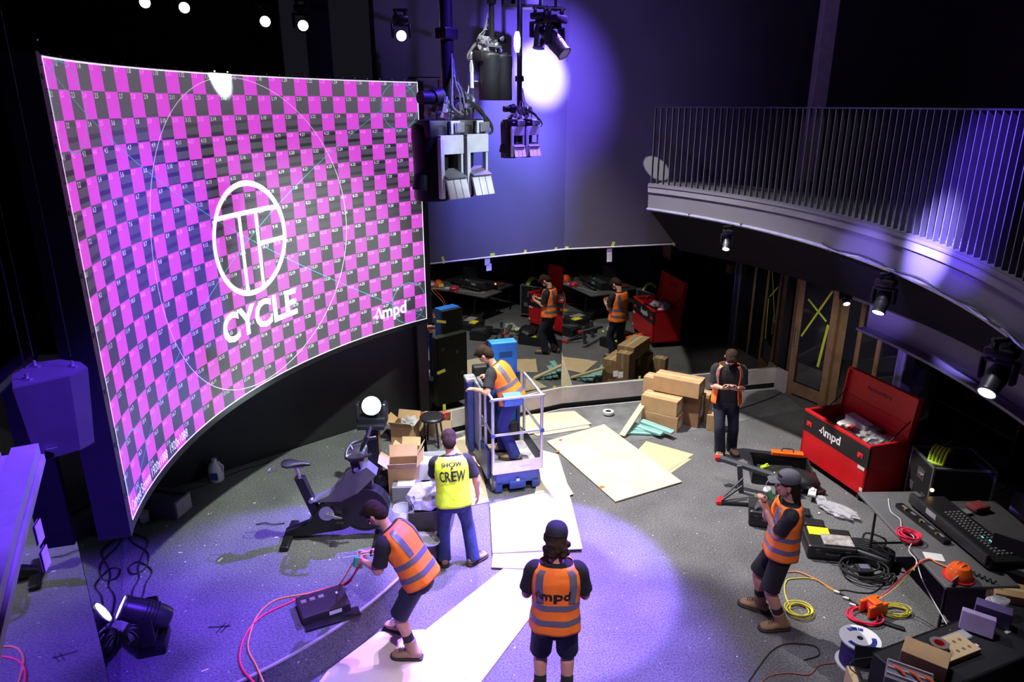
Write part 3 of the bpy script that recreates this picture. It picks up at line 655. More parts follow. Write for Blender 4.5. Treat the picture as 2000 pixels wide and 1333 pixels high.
    if hair=='long':
        hs((0,-.075,-.06),.1,(.72,.5,1.2)); hs((0,-.09,-.16),.08,(.8,.5,1.1)); hs((0,-.095,-.24),.05,(.9,.5,1.1))
    if hair=='short':
        hs((.03,.06,.10),.035,(1.2,1,.7)); hs((-.03,.062,.098),.035,(1.2,1,.7))
    o=obj('hair',bm,HAIRB,body,True); remesh(o,.009,2 if hair!='curly' else 1)
    if cap is not None:
        crown=part('cap',lambda bm:loft(bm,[[K@V((.086*r_*math.sin(q),-.012+.104*r_*math.cos(q),z)) for q in (2*PI*i/24 for i in range(24))] for r_,z in ((1.0,.045),(1.02,.075),(.95,.105),(.78,.130),(.5,.147),(.15,.153))]),cap,root,True)
        part('peak',lambda bm:loft(bm,[[K@V((x_*.07,y0,z_)) for x_,z_ in ((-1,.048),(-.6,.058),(0,.062),(.6,.058),(1,.048),(.6,.052),(0,.056),(-.6,.052))] for y0 in (.07,.12,.15)]+[[K@V((x_*.045,.168,z_)) for x_,z_ in ((-1,.046),(-.6,.052),(0,.056),(.6,.052),(1,.046),(.6,.048),(0,.05),(-.6,.048))]]),cap,crown,True)
    return root,dict(wR=wR,wL=wL,K=K,elR=elR,body=body,vest=vst)
def wof(loc,rz,s,q): return V(loc)+Matrix.Rotation(rz,3,'Z')@(V(q)*s)
# man bending over cables in front of the stage step, facing left
r_,J=person('person','man in orange vest and navy shorts bending over cables at the stage step',(-1.00,5.70,0),R(74),
 pel=(0,-.14,.91),neck=(.03,.21,1.38),hd=(.04,.33,1.50),face=(.05,.62,-.78),up=(0,.75,.66),wr=((.08,.46,1.00),(-.12,.42,1.04)),
 an=((.14,.16,.10),(-.17,-.10,.10)),toes=((.15,1,0),(-.2,1,0)),hands=(((-.2,.9,.1),(-.7,0,-.6),.75),((.3,.8,-.35),(.7,0,-.5),.8)),
 epole=((.3,-.6,-.7),(-.5,-.6,-.6)),kpole=((.1,1,0),(-.1,1,0)),bend=.05,s=.95)
part('wristwatch',lambda bm:cyl(bm,J['wR']+V((0,-.045,.0)),J['wR']+V((0,-.025,0)),.036),BLK,r_,True)
def conn(bm):
    cyl(bm,(0,0,0),(.02,.0,-.20),.026,.03,14); cyl(bm,(0,0,.005),(0,0,.03),.034,.034,14)
one('cable_connector','green and white cable connector in the hand of the bending man','connector',conn,mat('green_plastic',(.02,.38,.20),.4),tuple(wof((-1.00,5.70,0),R(74),.95,(.06,.55,.98))),0,smooth=True,rot=(.3,.2,0))
def conn2(bm): cyl(bm,(0,0,.0),(-.02,0,-.10),.024,.026,12); 
one('cable_connector','small green cable connector just above the bending man\'s lower hand','connector',conn2,mat('green_plastic',(.02,.38,.20),.4),tuple(wof((-1.00,5.70,0),R(74),.95,(-.10,.50,1.06))),0,smooth=True)
one('cable_tie','white cable tie held crosswise by the bending man','cable tie',lambda bm:(tube(bm,[(-.16,0,0),(0,.0,.008),(.16,0,.0)],.005,6,4),bx(bm,(.03,.02,.02),(.16,0,0))),WHT,tuple(wof((-1.00,5.70,0),R(74),.95,(.0,.52,1.0))),.2,smooth=True)
# man with the yellow crew vest, back to the camera
person('person','man in yellow crew vest and blue jeans, back turned, beside the dark crate',(-.66,7.02,0),R(8),
 pel=(0,-.02,.93),neck=(-.02,.12,1.47),hd=(-.03,.19,1.60),face=(-.1,.85,-.52),up=(0,.45,.9),wr=((.30,.10,.90),(-.18,.42,1.0)),
 an=((.22,-.02,.09),(-.14,.02,.09)),toes=((.75,.6,0),(-.1,1,0)),hands=(((.0,.2,-1),(-1,.2,0),.35),((.1,.8,-.5),(.6,0,-.6),.5)),
 epole=((.5,-.8,0),(-.4,-.6,-.6)),vest=HIVY,legs='trousers',legm=JEAN,logo='crew',bend=.02,s=.94)
# man seen from behind at the bottom of the frame
person('person','man in navy cap with curly hair and orange vest, back turned, nearest the bottom',(.37,4.98,0),R(-2),
 pel=(0,0,.93),neck=(0,.05,1.49),hd=(0,.10,1.64),face=(0,.93,-.36),up=(0,.3,.95),wr=((.17,.30,1.08),(-.17,.30,1.06)),
 an=((.12,0,.09),(-.12,0,.09)),toes=((.2,1,0),(-.2,1,0)),hands=(((-.6,.7,.3),(-.4,-.4,.8),.5),((.6,.7,.3),(.4,-.4,.8),.5)),
 epole=((.45,-.4,-1),(-.45,-.4,-1)),hair='curly',cap=mat('navy_cap',(.010,.010,.02),.85),logo='ampd',s=1.0)
# drinking man on the right, side view
r_,J=person('person','man in grey cap and orange vest drinking from a cup with a straw',(2.70,6.06,0),R(78),
 pel=(0,0,.93),neck=(0,-.02,1.49),hd=(0,.03,1.645),face=(0,1,-.05),wr=((.03,.22,1.42),(-.05,.20,1.35)),
 an=((.14,.10,.09),(-.12,-.08,.09)),toes=((.35,1,0),(-.25,1,0)),hands=(((-.35,.35,.85),(-.6,.5,-.1),.7),((.5,.35,.8),(.6,.4,.0),.7)),
 epole=((.3,-.2,-1),(-.3,-.2,-1)),hair='long',cap=mat('grey_cap',(.10,.10,.12),.85),legm=mat('black_shorts',(.010,.010,.013),.9),s=.97)
t=thing('drink_cup','white takeaway cup with green band and straw held by the drinking man','cup',tuple(wof((2.70,6.06,0),R(78),.97,(.0,.19,1.53))),0,rot=(.1,-.45,0))
part('cup_body',lambda bm:lathe(bm,[(.028,-.07),(.036,.05)],n=20),mat('cup_green',(.05,.5,.22),.5),t,True)
part('lid',lambda bm:lathe(bm,[(.040,.048),(.040,.058),(.030,.062)],n=20),WHT,t,True); part('straw',lambda bm:tube(bm,[(0,0,.05),(.01,0,.12),(.06,0,.16)],.0035,6,3),WHT,t,True)
# man looking at his phone at the back
r_,J=person('person','man in open orange vest and navy trousers looking down at a phone',(3.22,9.80,0),R(168),
 pel=(0,0,.93),neck=(0,.02,1.49),hd=(0,.11,1.61),face=(0,.42,-.90),up=(0,.9,.43),wr=((.10,.30,1.19),(-.10,.30,1.19)),
 an=((.02,.08,.09),(-.16,-.10,.09)),toes=((.1,1,0),(-.35,1,0)),hands=(((-.7,.6,.3),(-.4,-.3,.8),.55),((.7,.6,.3),(.4,-.3,.8),.55)),
 epole=((.4,-.5,-.9),(-.4,-.5,-.9)),vopen=True,legs='trousers',s=1.0)
one('phone','dark phone held in both hands by the man beside the cartons','phone',lambda bm:bx(bm,(.075,.15,.009),bev=.003),BLK,(3.16,9.43,1.235),R(168),rot=(.5,0,R(168)))
# ================================================================ the lift and its operator
LF=at(960,970); L2=at(1062,955); rzL=math.atan2(L2.y-LF.y,L2.x-LF.x); cL=(LF+L2)/2
t=thing('personnel_lift','small blue and silver one man lift with a railed basket','lift',tuple(cL),rzL); t.scale=(.98,.98,1)
W2=.36; D0=1.18; DKS=mat('dark_mesh',(.03,.03,.045),.5,.3)
SIL=mat('silver_rail',(.55,.55,.60),.35,.6); BLD=mat('dark_blue_paint',(.02,.035,.16),.4)
part('chassis',lambda bm:(bx(bm,(.62,.04,.17),(0,.05,.22),bev=.01),bx(bm,(.24,.05,.12),(0,.02,.12),bev=.015),bx(bm,(.66,D0-.1,.10),(0,D0/2,.24),bev=.01),bx(bm,(.10,.06,.14),(-.27,.06,.10)),bx(bm,(.10,.06,.14),(.27,.06,.10))),BLU,t)
for x in (-.31,.31):
    for y in (.16,D0-.12):
        wh=part('wheel',lambda bm:cyl(bm,(x-.035,y,.13),(x+.035,y,.13),.13,seg=24),mat('grey_tyre',(.14,.13,.16),.7),t,True)
        part('hub_cap',lambda bm:cyl(bm,(x-.04,y,.13),(x+.04,y,.13),.05,seg=16),STL,wh,True)
part('basket_floor',lambda bm:bx(bm,(.70,.86,.03),(0,.45,.335)),mat('scuffed_grey_floor',(.28,.27,.30),.6,var=.35,scale=8),t)
part('toe_board',lambda bm:bx(bm,(.72,.02,.17),(0,.02,.40)),SIL,t)
for x in (-.35,.35): part('side_board',lambda bm:bx(bm,(.02,.86,.30 if x<0 else .2),(x,.45,.43)),DKS,t)
part('guard_rail',lambda bm:(tube(bm,[(-.35,.88,1.42),(-.35,.06,1.42),(-.33,.02,1.42),(.33,.02,1.42),(.35,.06,1.42),(.35,.88,1.42)],.020,10,3),tube(bm,[(-.35,.88,.90),(-.35,.02,.90),(.35,.02,.90),(.35,.88,.90)],.018,10,1,sm=False)),SIL,t,True)
for x,y in ((-.35,.03),(.35,.03),(-.35,.88),(.35,.88),(-.35,.45)): part('rail_post',lambda bm:cyl(bm,(x,y,.33),(x,y,1.42),.022,seg=10),SIL,t,True)
for x in (-.35,.35): part('rail_bracket',lambda bm:bx(bm,(.06,.06,.05),(x,.02,.90),bev=.01),BLU,t)
part('mast_casing',lambda bm:(bx(bm,(.40,.20,1.52),(.10,1.18,1.08),bev=.015),),BLU2,t)
part('vent_print',lambda bm:[bx(bm,(.20,.003,.006),(.12,1.078,1.62+i*.018)) for i in range(5)],INK,t)
for x in (-.16,.0,.16,.30): part('mast_rail',lambda bm:bx(bm,(.05,.06,1.1),(x,1.03,.85),bev=.006),BLD,t)
part('side_door',lambda bm:(bx(bm,(.04,.34,.98),(-.39,.75,.90),bev=.015),bx(bm,(.16,.22,.06),(-.44,1.02,1.37),bev=.02)),SIL,t)
part('side_panel',lambda bm:(bx(bm,(.10,.24,1.1),(-.46,1.02,.80),bev=.02),bx(bm,(.04,.85,.40),(-.38,.60,.38))),BLD,t)
part('control_box',lambda bm:bx(bm,(.26,.16,.12),(-.05,.12,1.36),(.3,0,0),bev=.01),BLU2,t)
part('rear_cover',lambda bm:(bx(bm,(.64,.16,1.25),(.0,1.37,.80),bev=.02),bx(bm,(.42,.06,1.5),(.10,1.31,1.07)),bx(bm,(.64,.30,.40),(0,1.15,.40),bev=.02)),mat('olive_black',(.02,.022,.018),.5),t)
part('rear_sticker',lambda bm:[bx(bm,(.06,.004,.05),(x,1.452,z)) for x,z in ((-.2,1.2),(.1,1.1),(-.15,.8),(.2,.7))],GRY,t)
part('warning_sticker',lambda bm:(bx(bm,(.05,.003,.04),(0,-.006,.20)),bx(bm,(.16,.003,.02),(.1,.008,.40))),WHT,t)
def onlift(x,y,z): return Matrix.Translation(cL)@Matrix.Rotation(rzL,4,'Z')@V((x*.98,y*.98,z))
p=onlift(-.02,.46,.35)
person('person','man in orange vest and blue jeans leaning over the rail of the lift basket',tuple(p),R(72),
 pel=(0,-.06,.92),neck=(.02,.22,1.36),hd=(.02,.33,1.48),face=(.1,.62,-.78),up=(0,.7,.7),wr=((.22,.36,1.10),(-.24,.40,1.06)),
 an=((.10,.10,.09),(-.10,-.14,.09)),toes=((-.1,1,0),(-.1,1,0)),hands=(((-.3,.9,0),(0,-.2,-1),.45),((.2,.9,-.1),(0,-.2,-1),.5)),
 epole=((.7,-.6,-.3),(-.6,-.6,-.3)),legs='trousers',legm=mat('bright_blue_denim',(.02,.03,.20),.85),bend=.04,s=1.0)
# ================================================================ lights hanging and standing
LAMP=mat('lamp_glow',(1,1,1),.3,emit=14,ecol=(.93,.96,1),var=0); LAMPO=mat('lens_dark',(.03,.03,.06),.05,.3,var=0)
LENSV=mat('lens_violet_glow',(.5,.4,1),.2,emit=2.5,ecol=(.55,.45,1),var=0)
def moving_head(label,loc,d,s=1.0,hang=False,lens=None,group=None,name='moving_head_light',rz=0,cat='stage light',drop=0):
    t=thing(name,label,cat,loc,0,group); t.scale=(s,s,s)
    z=-1 if hang else 1; d=V(d).normalized(); hv=V((d.x,d.y,0)); hv=hv.normalized() if hv.length>.01 else V((0,1,0)); sd=V((hv.y,-hv.x,0))
    part('base',lambda bm:(bx(bm,(.30,.24,.11),(0,0,z*.055),(0,0,math.atan2(sd.y,sd.x)),bev=.02),cyl(bm,(0,0,z*.11),(0,0,z*.135),.09,seg=20)),BLKM,t,True)
    c=V((0,0,z*.36))
    def yoke(bm):
        ang=math.atan2(sd.y,sd.x)
        bx(bm,(.36,.10,.05),(0,0,z*.16),(0,0,ang),bev=.015)
        for q in (-1,1): bx(bm,(.055,.12,.27),tuple(sd*.165*q+V((0,0,z*.27))),(0,0,ang),bev=.02)
    part('yoke',yoke,BLKM,t,True)
    M=Matrix.Translation(c)@d.to_track_quat('Z','Y').to_matrix().to_4x4()
    h=part('lamp_head',lambda bm:lathe(bm,[(.05,-.20),(.085,-.185),(.105,-.12),(.115,0),(.112,.1),(.102,.2),(.108,.205),(.108,.235),(.095,.235)],M,28),DKG,t,True)
    part('cooling_rib',lambda bm:[lathe(bm,[(.118,q),(.121,q+.004),(.118,q+.008)],M,28,cap=False) for q in (-.06,-.03,0,.03)],BLK,h,True)
    part('lens',lambda bm:lathe(bm,[(.094,.232),(.09,.239),(.02,.246)],M,28),lens or LAMPO,h,True)
    part('lens_ring',lambda bm:lathe(bm,[(.108,.225),(.112,.238),(.097,.240),(.095,.230)],M,28,cap=False),STL if not hang else DKG,h,True)
    if hang and drop: part('drop_bar',lambda bm:cyl(bm,(0,0,.05),(0,0,drop/s),.016/s),BLKM,t,True)
    if hang: part('clamp',lambda bm:(bx(bm,(.06,.05,.10),(-.09,0,.05),bev=.01),bx(bm,(.06,.05,.10),(.09,0,.05),bev=.01),cyl(bm,(-.14,0,.09),(.14,0,.09),.028)),BLKM,t,True)
    return t,c
b0=at(290,1262,.4)
moving_head('black moving head light on the stage floor, tilted towards the mirror on the left',tuple(b0+V((.06,0,0))),(-.80,-.25,.48),1.0,rz=0,lens=mat('lens_white_glow',(1,1,1),.3,emit=14,ecol=(.9,.95,1),var=0))
spot('floor_head_beam',tuple(b0+V((-.45,.05,.55))),tuple(b0+V((-1.4,.2,.9))),120,(.85,.9,1),30,.4,.03)
part_l=one('power_cable','black looping cables trailing over the stage to the moving head light','cable',lambda bm:(tube(bm,[at(x+9,y,.41) for x,y in ((243,1045),(250,1060),(280,1080),(275,1110),(250,1122),(243,1108),(262,1098),(288,1115),(276,1140),(270,1165),(256,1185),(250,1200),(262,1215),(280,1210),(290,1200),(270,1195),(258,1215))],.008,6,4),
   tube(bm,[at(x,y,.41) for x,y in ((258,1042),(285,1052),(288,1065),(277,1088),(270,1110),(272,1130),(262,1148),(258,1165),(262,1190))],.008,6,4)),RUB,smooth=True)
one('cable_coil','tangled coil of cable beside the base of the stage floor light','cable',lambda bm:[tube(bm,[at(266+20*math.cos(q+i)+4*math.sin(i*3),1240+26*math.sin(q+i),.42+.015*i) for q in (2*PI*k/9 for k in range(9))],.009,6,3,True) for i in range(5)],RUB,smooth=True)
# row of lamps high on the left, on a pipe
pp=[(283,5),(360,15),(518,42),(592,50),(784,70)]
def rv(x,y,Y):
    u=(x-1000)/FPX;v=(y-666.5)/FPX; d=V((u,math.cos(PITCH)-v*math.sin(PITCH),-math.sin(PITCH)-v*math.cos(PITCH))); return V((0,0,CAMH))+d*(Y/d.y)
names=['leftmost of the lit row','second from the left in the lit row','middle of the lit row','fourth from the left in the lit row','rightmost of the lit row, near the thick pole']
for (x,y),nm in zip(pp,names):
    p=rv(x,y,9.0); d=(V((0,0,CAMH))-p).normalized()
    c=p-d*.24*.62+V((0,0,.36*.62))
    moving_head('black stage light with bright round lens, '+nm,tuple(c),d,.62,True,LAMP,'lit lamps high on the left')
one('truss_pipe','dark pipe high above the screen that carries the row of lamps','pipe',lambda bm:(tube(bm,[rv(-100,-50,9.3)+V((0,0,.45)),rv(900,60,9.3)+V((0,0,.42))],.028,8,1,sm=False),),BLKM,smooth=True)
one('air_duct','wide grey round duct running along the dark rear wall above the screen','duct',lambda bm:tube(bm,[V((-8,9.3,6.75)),V((-2.2,9.55,6.75))],.16,20,1,sm=False),WALLD,smooth=True)
# pairs of rigged heads on poles
RIGB=mat('rig_black',(.005,.005,.007),.45,spec=.3)
def rig(label,loc,s,pole_top,poler,rz,lit=True):
    t=thing('twin_rigged_fixture',label,'stage light',loc,rz); t.scale=(s,s,s)
    part('pole',lambda bm:(cyl(bm,(-.02,0,.18),(-.02,0,pole_top/s),poler,seg=18),cyl(bm,(-.02,0,.18),(-.02,0,.22),poler*1.35,seg=18)),BLKM,t,True)
    part('pole_bracket',lambda bm:bx(bm,(poler*2.6,poler*2.6,.10),(-.02,0,.75),bev=.01),BLKM,t)
    part('cross_bar',lambda bm:(bx(bm,(.46,.06,.05),(.02,0,.14),bev=.008),bx(bm,(.30,.20,.03),(0,0,.09))),STL,t)
    part('motor',lambda bm:(cyl(bm,(-.40,-.06,.20),(-.26,-.06,.20),.058,seg=20),cyl(bm,(-.26,-.06,.20),(-.16,-.06,.22),.075,seg=20)),RIGB,t,True)
    part('motor_cap',lambda bm:(cyl(bm,(-.27,-.06,.20),(-.245,-.06,.20),.045,seg=20),cyl(bm,(.10,-.04,.17),(.22,-.04,.17),.07,seg=20)),STL,t,True)
    for i,(x0,y0) in enumerate(((-.20,0),(.17,.05))):
        h=part('housing',lambda bm:(lathe(bm,[(.16,-.72),(.17,-.70),(.165,-.4),(.175,-.12),(.17,-.05),(.14,-.02)],Matrix.Translation((x0-.04,y0+.02,0))@Matrix.Diagonal((.95,1.05,1,1)),24),bx(bm,(.36,.20,.16),(x0,y0-.05,-.07),bev=.02),cyl(bm,(x0-.19,y0+.0,-.62),(x0-.16,y0+.0,-.48),.08,seg=16)),RIGB,t,True)
        fr=mat('frame_pale',(.42,.44,.50),.4)
        part('front_frame',lambda bm:(bx(bm,(.045,.05,.54),(x0-.09,y0-.19,-.42),bev=.006),bx(bm,(.03,.05,.40),(x0+.165,y0-.17,-.34),bev=.006),bx(bm,(.28,.05,.17),(x0+.04,y0-.18,-.21),bev=.006),bx(bm,(.12,.04,.12),(x0+.10,y0-.17,-.06),bev=.01)),fr,h)
        part('reflector_panel',lambda bm:(bx(bm,(.24,.17,.015),(x0+.04,y0-.19,-.47),(.45,0,0)),),mat('panel_grey',(.10,.11,.13),.4),h)
        part('louvre',lambda bm:[bx(bm,(.078,.02,.19),(x0-.045+.085*k,y0-.265,-.60),(-.30,0,0),bev=.003) for k in range(3)],mat('frosted_lens',(.45,.47,.55),.3),h)
        part('connector_block',lambda bm:(bx(bm,(.10,.05,.09),(x0+.13,y0-.20,-.06),bev=.006),),STL,h)
        part('screw',lambda bm:[sph(bm,(x0-.05+.05*k,y0-.20,-.13),.006,u=8,v=6) for k in range(4)],STL,h)
    part('machinery',lambda bm:[bx(bm,(.03+.04*random.random(),.03+.04*random.random(),.03+.05*random.random()),(random.uniform(-.25,.24),random.uniform(-.13,.08),random.uniform(.02,.22)),(random.random(),random.random(),random.random()),bev=.004) for i in range(38)],STL,t)
    for x,y in ((-.25,-.1),(-.1,-.12),(.08,-.12),(.2,-.1)): part('clamp_bolt',lambda bm:cyl(bm,(x,y,.02),(x+.01,y,.13),.008,seg=8),BLKM,t)
    for k in range(7):
        r=.008; x=random.uniform(-.06,.06)
        part('cable',lambda bm:tube(bm,[(x*.3,-.06,.34+.04*k),(x,-.10,.33),(x*2+.02,-.13,.25),(x*2.5+.06,-.12,.12),(.12+x,-.10,.05)],r,6,4),(GRY,RUB,STL)[k%3],t,True)
    for k in range(4):
        part('cable',lambda bm:tube(bm,[(.0,-.10,.20),(.14+.02*k,-.13,.17-.02*k),(.28+.06*(k//2),-.15,.08-.03*k),(.33+.09*(k//2),-.14,-.04-.02*k),(.28+.08*(k//2),-.14,-.13),(.12+.12*(k//2),-.14,-.14)],.010,6,4),RUB,t,True)
    return t
rig('large pair of black rigged fixtures on a thick pole in front of the screen',(-.50,6.0,4.98),.86,3.5,.060,R(46))
rig('small pair of black rigged fixtures on a thin pole before the blue lit wall',(.10,9.0,4.93),.62,3.5,.05,R(30))
rig('dark unlit pair of rigged fixtures between the thick and the thin pole',(-.22,8.0,5.62),.66,3.0,.042,R(232))
moving_head('pale silver lamp head hanging at the top, right of the thin pole',tuple(rv(1085,30,8.4)),(.45,-.35,-.55),.75,True,mat('frost_pale',(.6,.58,.62),.4),drop=2.6)
moving_head('dark lamp head hanging at the top just beside the pale silver one',tuple(rv(1055,25,8.6)),(-.1,-.2,-.9),.62,True,drop=2.7)
one('glass_flask_lamp','bright narrow lamp glowing beside the thin pole near the top','lamp',lambda bm:(lathe(bm,[(.02,-.11),(.035,-.05),(.035,.05),(.02,.11)],n=16),),LAMP,tuple(rv(1010,82,8.9)),smooth=True)
one('ceiling_box','dark box hanging at the very top above the thin pole','box',lambda bm:(bx(bm,(.5,.3,.3),(0,0,0),bev=.03),cyl(bm,(-.2,0,.1),(-.2,0,2.2),.02),cyl(bm,(.2,0,.1),(.2,0,2.2),.02)),BLKM,tuple(rv(1020,-10,9.4)))
# lights under the balcony
for lab,ang,d,s,ls in (('dark moving head light with white lens at the far left end of the balcony edge',25.6,(-.25,-.55,-.75),.46,LAMP),
      ('dark moving head light under the middle of the balcony edge above the red chest',2.2,(-.42,-.40,-.80),.58,mat('lens_bright',(1,1,1),.3,emit=3,ecol=(.85,.85,1),var=0)),
      ('dark moving head light with violet lens at the right edge of the picture',-14.0,(-.60,-.45,-.58),.62,LENSV)):
    moving_head(lab,tuple(ba(ang,BR-.04,3.50)),d,s,True,ls)
moving_head('small lit lamp deep under the balcony above the timber door',tuple(rv(1655,560,9.6)),(-.1,-.75,-.65),.45,True,LAMP,drop=.45)
spot('lamp_under_balcony',tuple(rv(1655,560,9.6)+V((-.02,-.15,-.28))),(5.3,11.6,.5),100,(1,.93,.82),70,.8,.04)
# hung loudspeaker at left
t=thing('hanging_loudspeaker','black loudspeaker hanging on wires left of the screen','loudspeaker',(-2.46,3.45,3.30),R(-10))
SPK=mat('loudspeaker_black',(.045,.045,.055),.55)
poly=[(-.21,.10),(-.15,-.08),(.02,-.22),(.20,-.02),(.21,.10),(.10,.16),(-.08,.18)]
part('cabinet',lambda bm:(loft(bm,[[V((x*a*.82+.02,y*a,z)) for x,y in poly] for z,a in ((.04,.78),(.045,.80),(.47,1.0),(.48,.985))]),),SPK,t)
for x,y in ((-.08,.05),(.03,-.12),(.12,.08)): part('rigging_bracket',lambda bm:(bx(bm,(.05,.02,.01),(x,y,.485)),cyl(bm,(x,y,.48),(x,y,.515),.008)),STL,t)
part('side_handle',lambda bm:bx(bm,(.05,.01,.012),(.09,-.13,.10),(0,0,.7)),STL,t)
for x,y in ((-.08,.05),(.03,-.12),(.12,.08)): part('suspension_wire',lambda bm:cyl(bm,(x,y,.54),(x+.02,y+.02,5.2),.003,seg=6),BLKM,t)
# work light: head on a black column, on the stage
b1=at(736,948,.4)
t=thing('stand_light','glaring white lamp head on a tall black column on the stage','stage light',tuple(b1))
zt=rv(734,770,b1.y+.0).z-.4
part('base_plate',lambda bm:bx(bm,(.42,.42,.03),(0,0,.015),bev=.005),BLKM,t); part('column',lambda bm:bx(bm,(.15,.15,zt-.42),(0,0,(zt-.42)/2)),BLKM,t)
part('top_plate',lambda bm:bx(bm,(.34,.30,.06),(0,0,zt-.40),bev=.01),BLKM,t)
part('yoke',lambda bm:(bx(bm,(.05,.12,.26),(-.17,0,zt-.24),bev=.015),bx(bm,(.05,.12,.26),(.17,0,zt-.24),bev=.015),bx(bm,(.36,.16,.10),(0,0,zt-.34),bev=.02)),BLKM,t)
dd=(V((0,0,CAMH))-(b1+V((0,0,zt-.16)))).normalized(); M=Matrix.Translation((0,0,zt-.16))@dd.to_track_quat('Z','Y').to_matrix().to_4x4()
h=part('lamp_head',lambda bm:lathe(bm,[(.05,-.18),(.09,-.16),(.105,0),(.10,.12),(.102,.14)],M,28),DKG,t,True)
part('lens',lambda bm:lathe(bm,[(.115,.139),(.105,.155),(.02,.166)],M,28),mat('lamp_glare',(1,1,1),.3,emit=25,ecol=(.80,1,1),var=0),h,True)
point('stand_light_beam',tuple(b1+V((0,0,zt-.16))+dd*.36),16,(.72,.97,1),.06)
# ================================================================ exercise bike
s0=at(612,1046,.4); s1=V((s0.x+1.0,s0.y+.05,.4))
t=thing('exercise_bike','black indoor cycling bike standing on the stage','exercise bike',(-2.02,6.98,.4),R(3))
# x forward, origin mid
part('rear_foot',lambda bm:bx(bm,(.10,.56,.06),(-.52,0,.03),bev=.02),BLKM,t); part('front_foot',lambda bm:bx(bm,(.10,.56,.06),(.50,0,.03),bev=.02),BLKM,t)
part('main_frame',lambda bm:(loft(bm,[[V((x,y,z)) for y,z in ((-w_,z0),(w_,z0),(w_,z1),(-w_,z1))] for x,w_,z0,z1 in ((-.56,.05,.05,.10),(-.30,.06,.06,.20),(-.12,.075,.10,.46),(.10,.075,.13,.60),(.30,.07,.22,.76),(.46,.06,.45,.80))]),),BLK,t)
part('seat_tube',lambda bm:loft(bm,[[V((x+dx,y,z)) for dx,y in ((-.05,-.045),(.05,-.045),(.05,.045),(-.05,.045))] for x,z in ((-.14,.15),(-.34,.78))]),BLK,t)
part('seat_post',lambda bm:(tube(bm,[(-.34,0,.76),(-.37,0,.90)],.022,8,1,sm=False),tube(bm,[(-.46,0,.905),(-.28,0,.905)],.02,8,1,sm=False)),STL,t,True)
def saddle(bm):
    loft(bm,[ell(V((x,0,z)),V((0,1,0)),V((0,0,1)),w_,h_,14) for x,w_,h_,z in ((-.52,.03,.015,.95),(-.50,.075,.03,.95),(-.44,.095,.036,.945),(-.37,.06,.032,.945),(-.28,.03,.028,.94),(-.21,.02,.018,.93))])
part('saddle',saddle,BLK,t,True)
part('bottle_cage',lambda bm:(tube(bm,[(-.55,-.06,.9),(-.66,-.05,.87),(-.66,.04,.87),(-.55,.05,.9)],.006,6,2),),STL,t)
part('bar_tube',lambda bm:loft(bm,[[V((x+dx,y,z)) for dx,y in ((-.05,-.04),(.05,-.04),(.05,.04),(-.05,.04))] for x,z in ((.34,.62),(.27,1.05))]),BLK,t)
part('handlebar',lambda bm:(tube(bm,[(.27,-.02,1.06),(.22,-.16,1.08),(.34,-.22,1.10),(.50,-.20,1.14)],.018,8,4),tube(bm,[(.27,.02,1.06),(.22,.16,1.08),(.34,.22,1.10),(.50,.20,1.14)],.018,8,4),tube(bm,[(.22,-.16,1.08),(.20,0,1.08),(.22,.16,1.08)],.018,8,3),bx(bm,(.18,.30,.06),(.32,0,1.05),bev=.02)),BLK,t,True)
part('console',lambda bm:bx(bm,(.03,.26,.20),(.42,0,1.22),(0,.5,0),bev=.012),BLK,t); part('console_glass',lambda bm:bx(bm,(.004,.22,.16),(.403,0,1.228),(0,.5,0)),mat('screen_glass',(.02,.02,.03),.08,var=0),t)
part('side_cover',lambda bm:loft(bm,[[V((x,y,z)) for x,z in ((-.20,.50),(-.02,.58),(.16,.78),(.42,.92),(.52,.82),(.30,.60),(.10,.50))] for y in (-.085,-.075,.075,.085)]),mat('slate_cover',(.11,.11,.15),.4),t)
part('flywheel_housing',lambda bm:cyl(bm,(.36,-.07,.38),(.36,.07,.38),.27,seg=40),BLK,t,True); part('flywheel_rim',lambda bm:lathe(bm,[(.255,-.078),(.27,-.078),(.27,.078),(.255,.078)],Matrix.Translation((.36,0,.38))@Matrix.Rotation(PI/2,4,'X'),40,cap=False),DKG,t,True)
for y in (-1,1):
    cr=part('crank_arm',lambda bm:(cyl(bm,(-.06,y*.085,.36),(-.06,y*.105,.36),.085,seg=24),bx(bm,(.19,.02,.035),(-.06+y*-.08,y*.12,.36-.03),(0,.35,0),bev=.006)),STL,t,True)
    part('pedal',lambda bm:bx(bm,(.09,.10,.03),(-.06-y*.16,y*.18,.36-.06),bev=.008),BLKM,cr)
part('adjust_knob',lambda bm:(cyl(bm,(-.22,-.05,.52),(-.22,-.10,.52),.025),cyl(bm,(.30,-.05,.9),(.30,-.10,.9),.025)),STL,t,True)
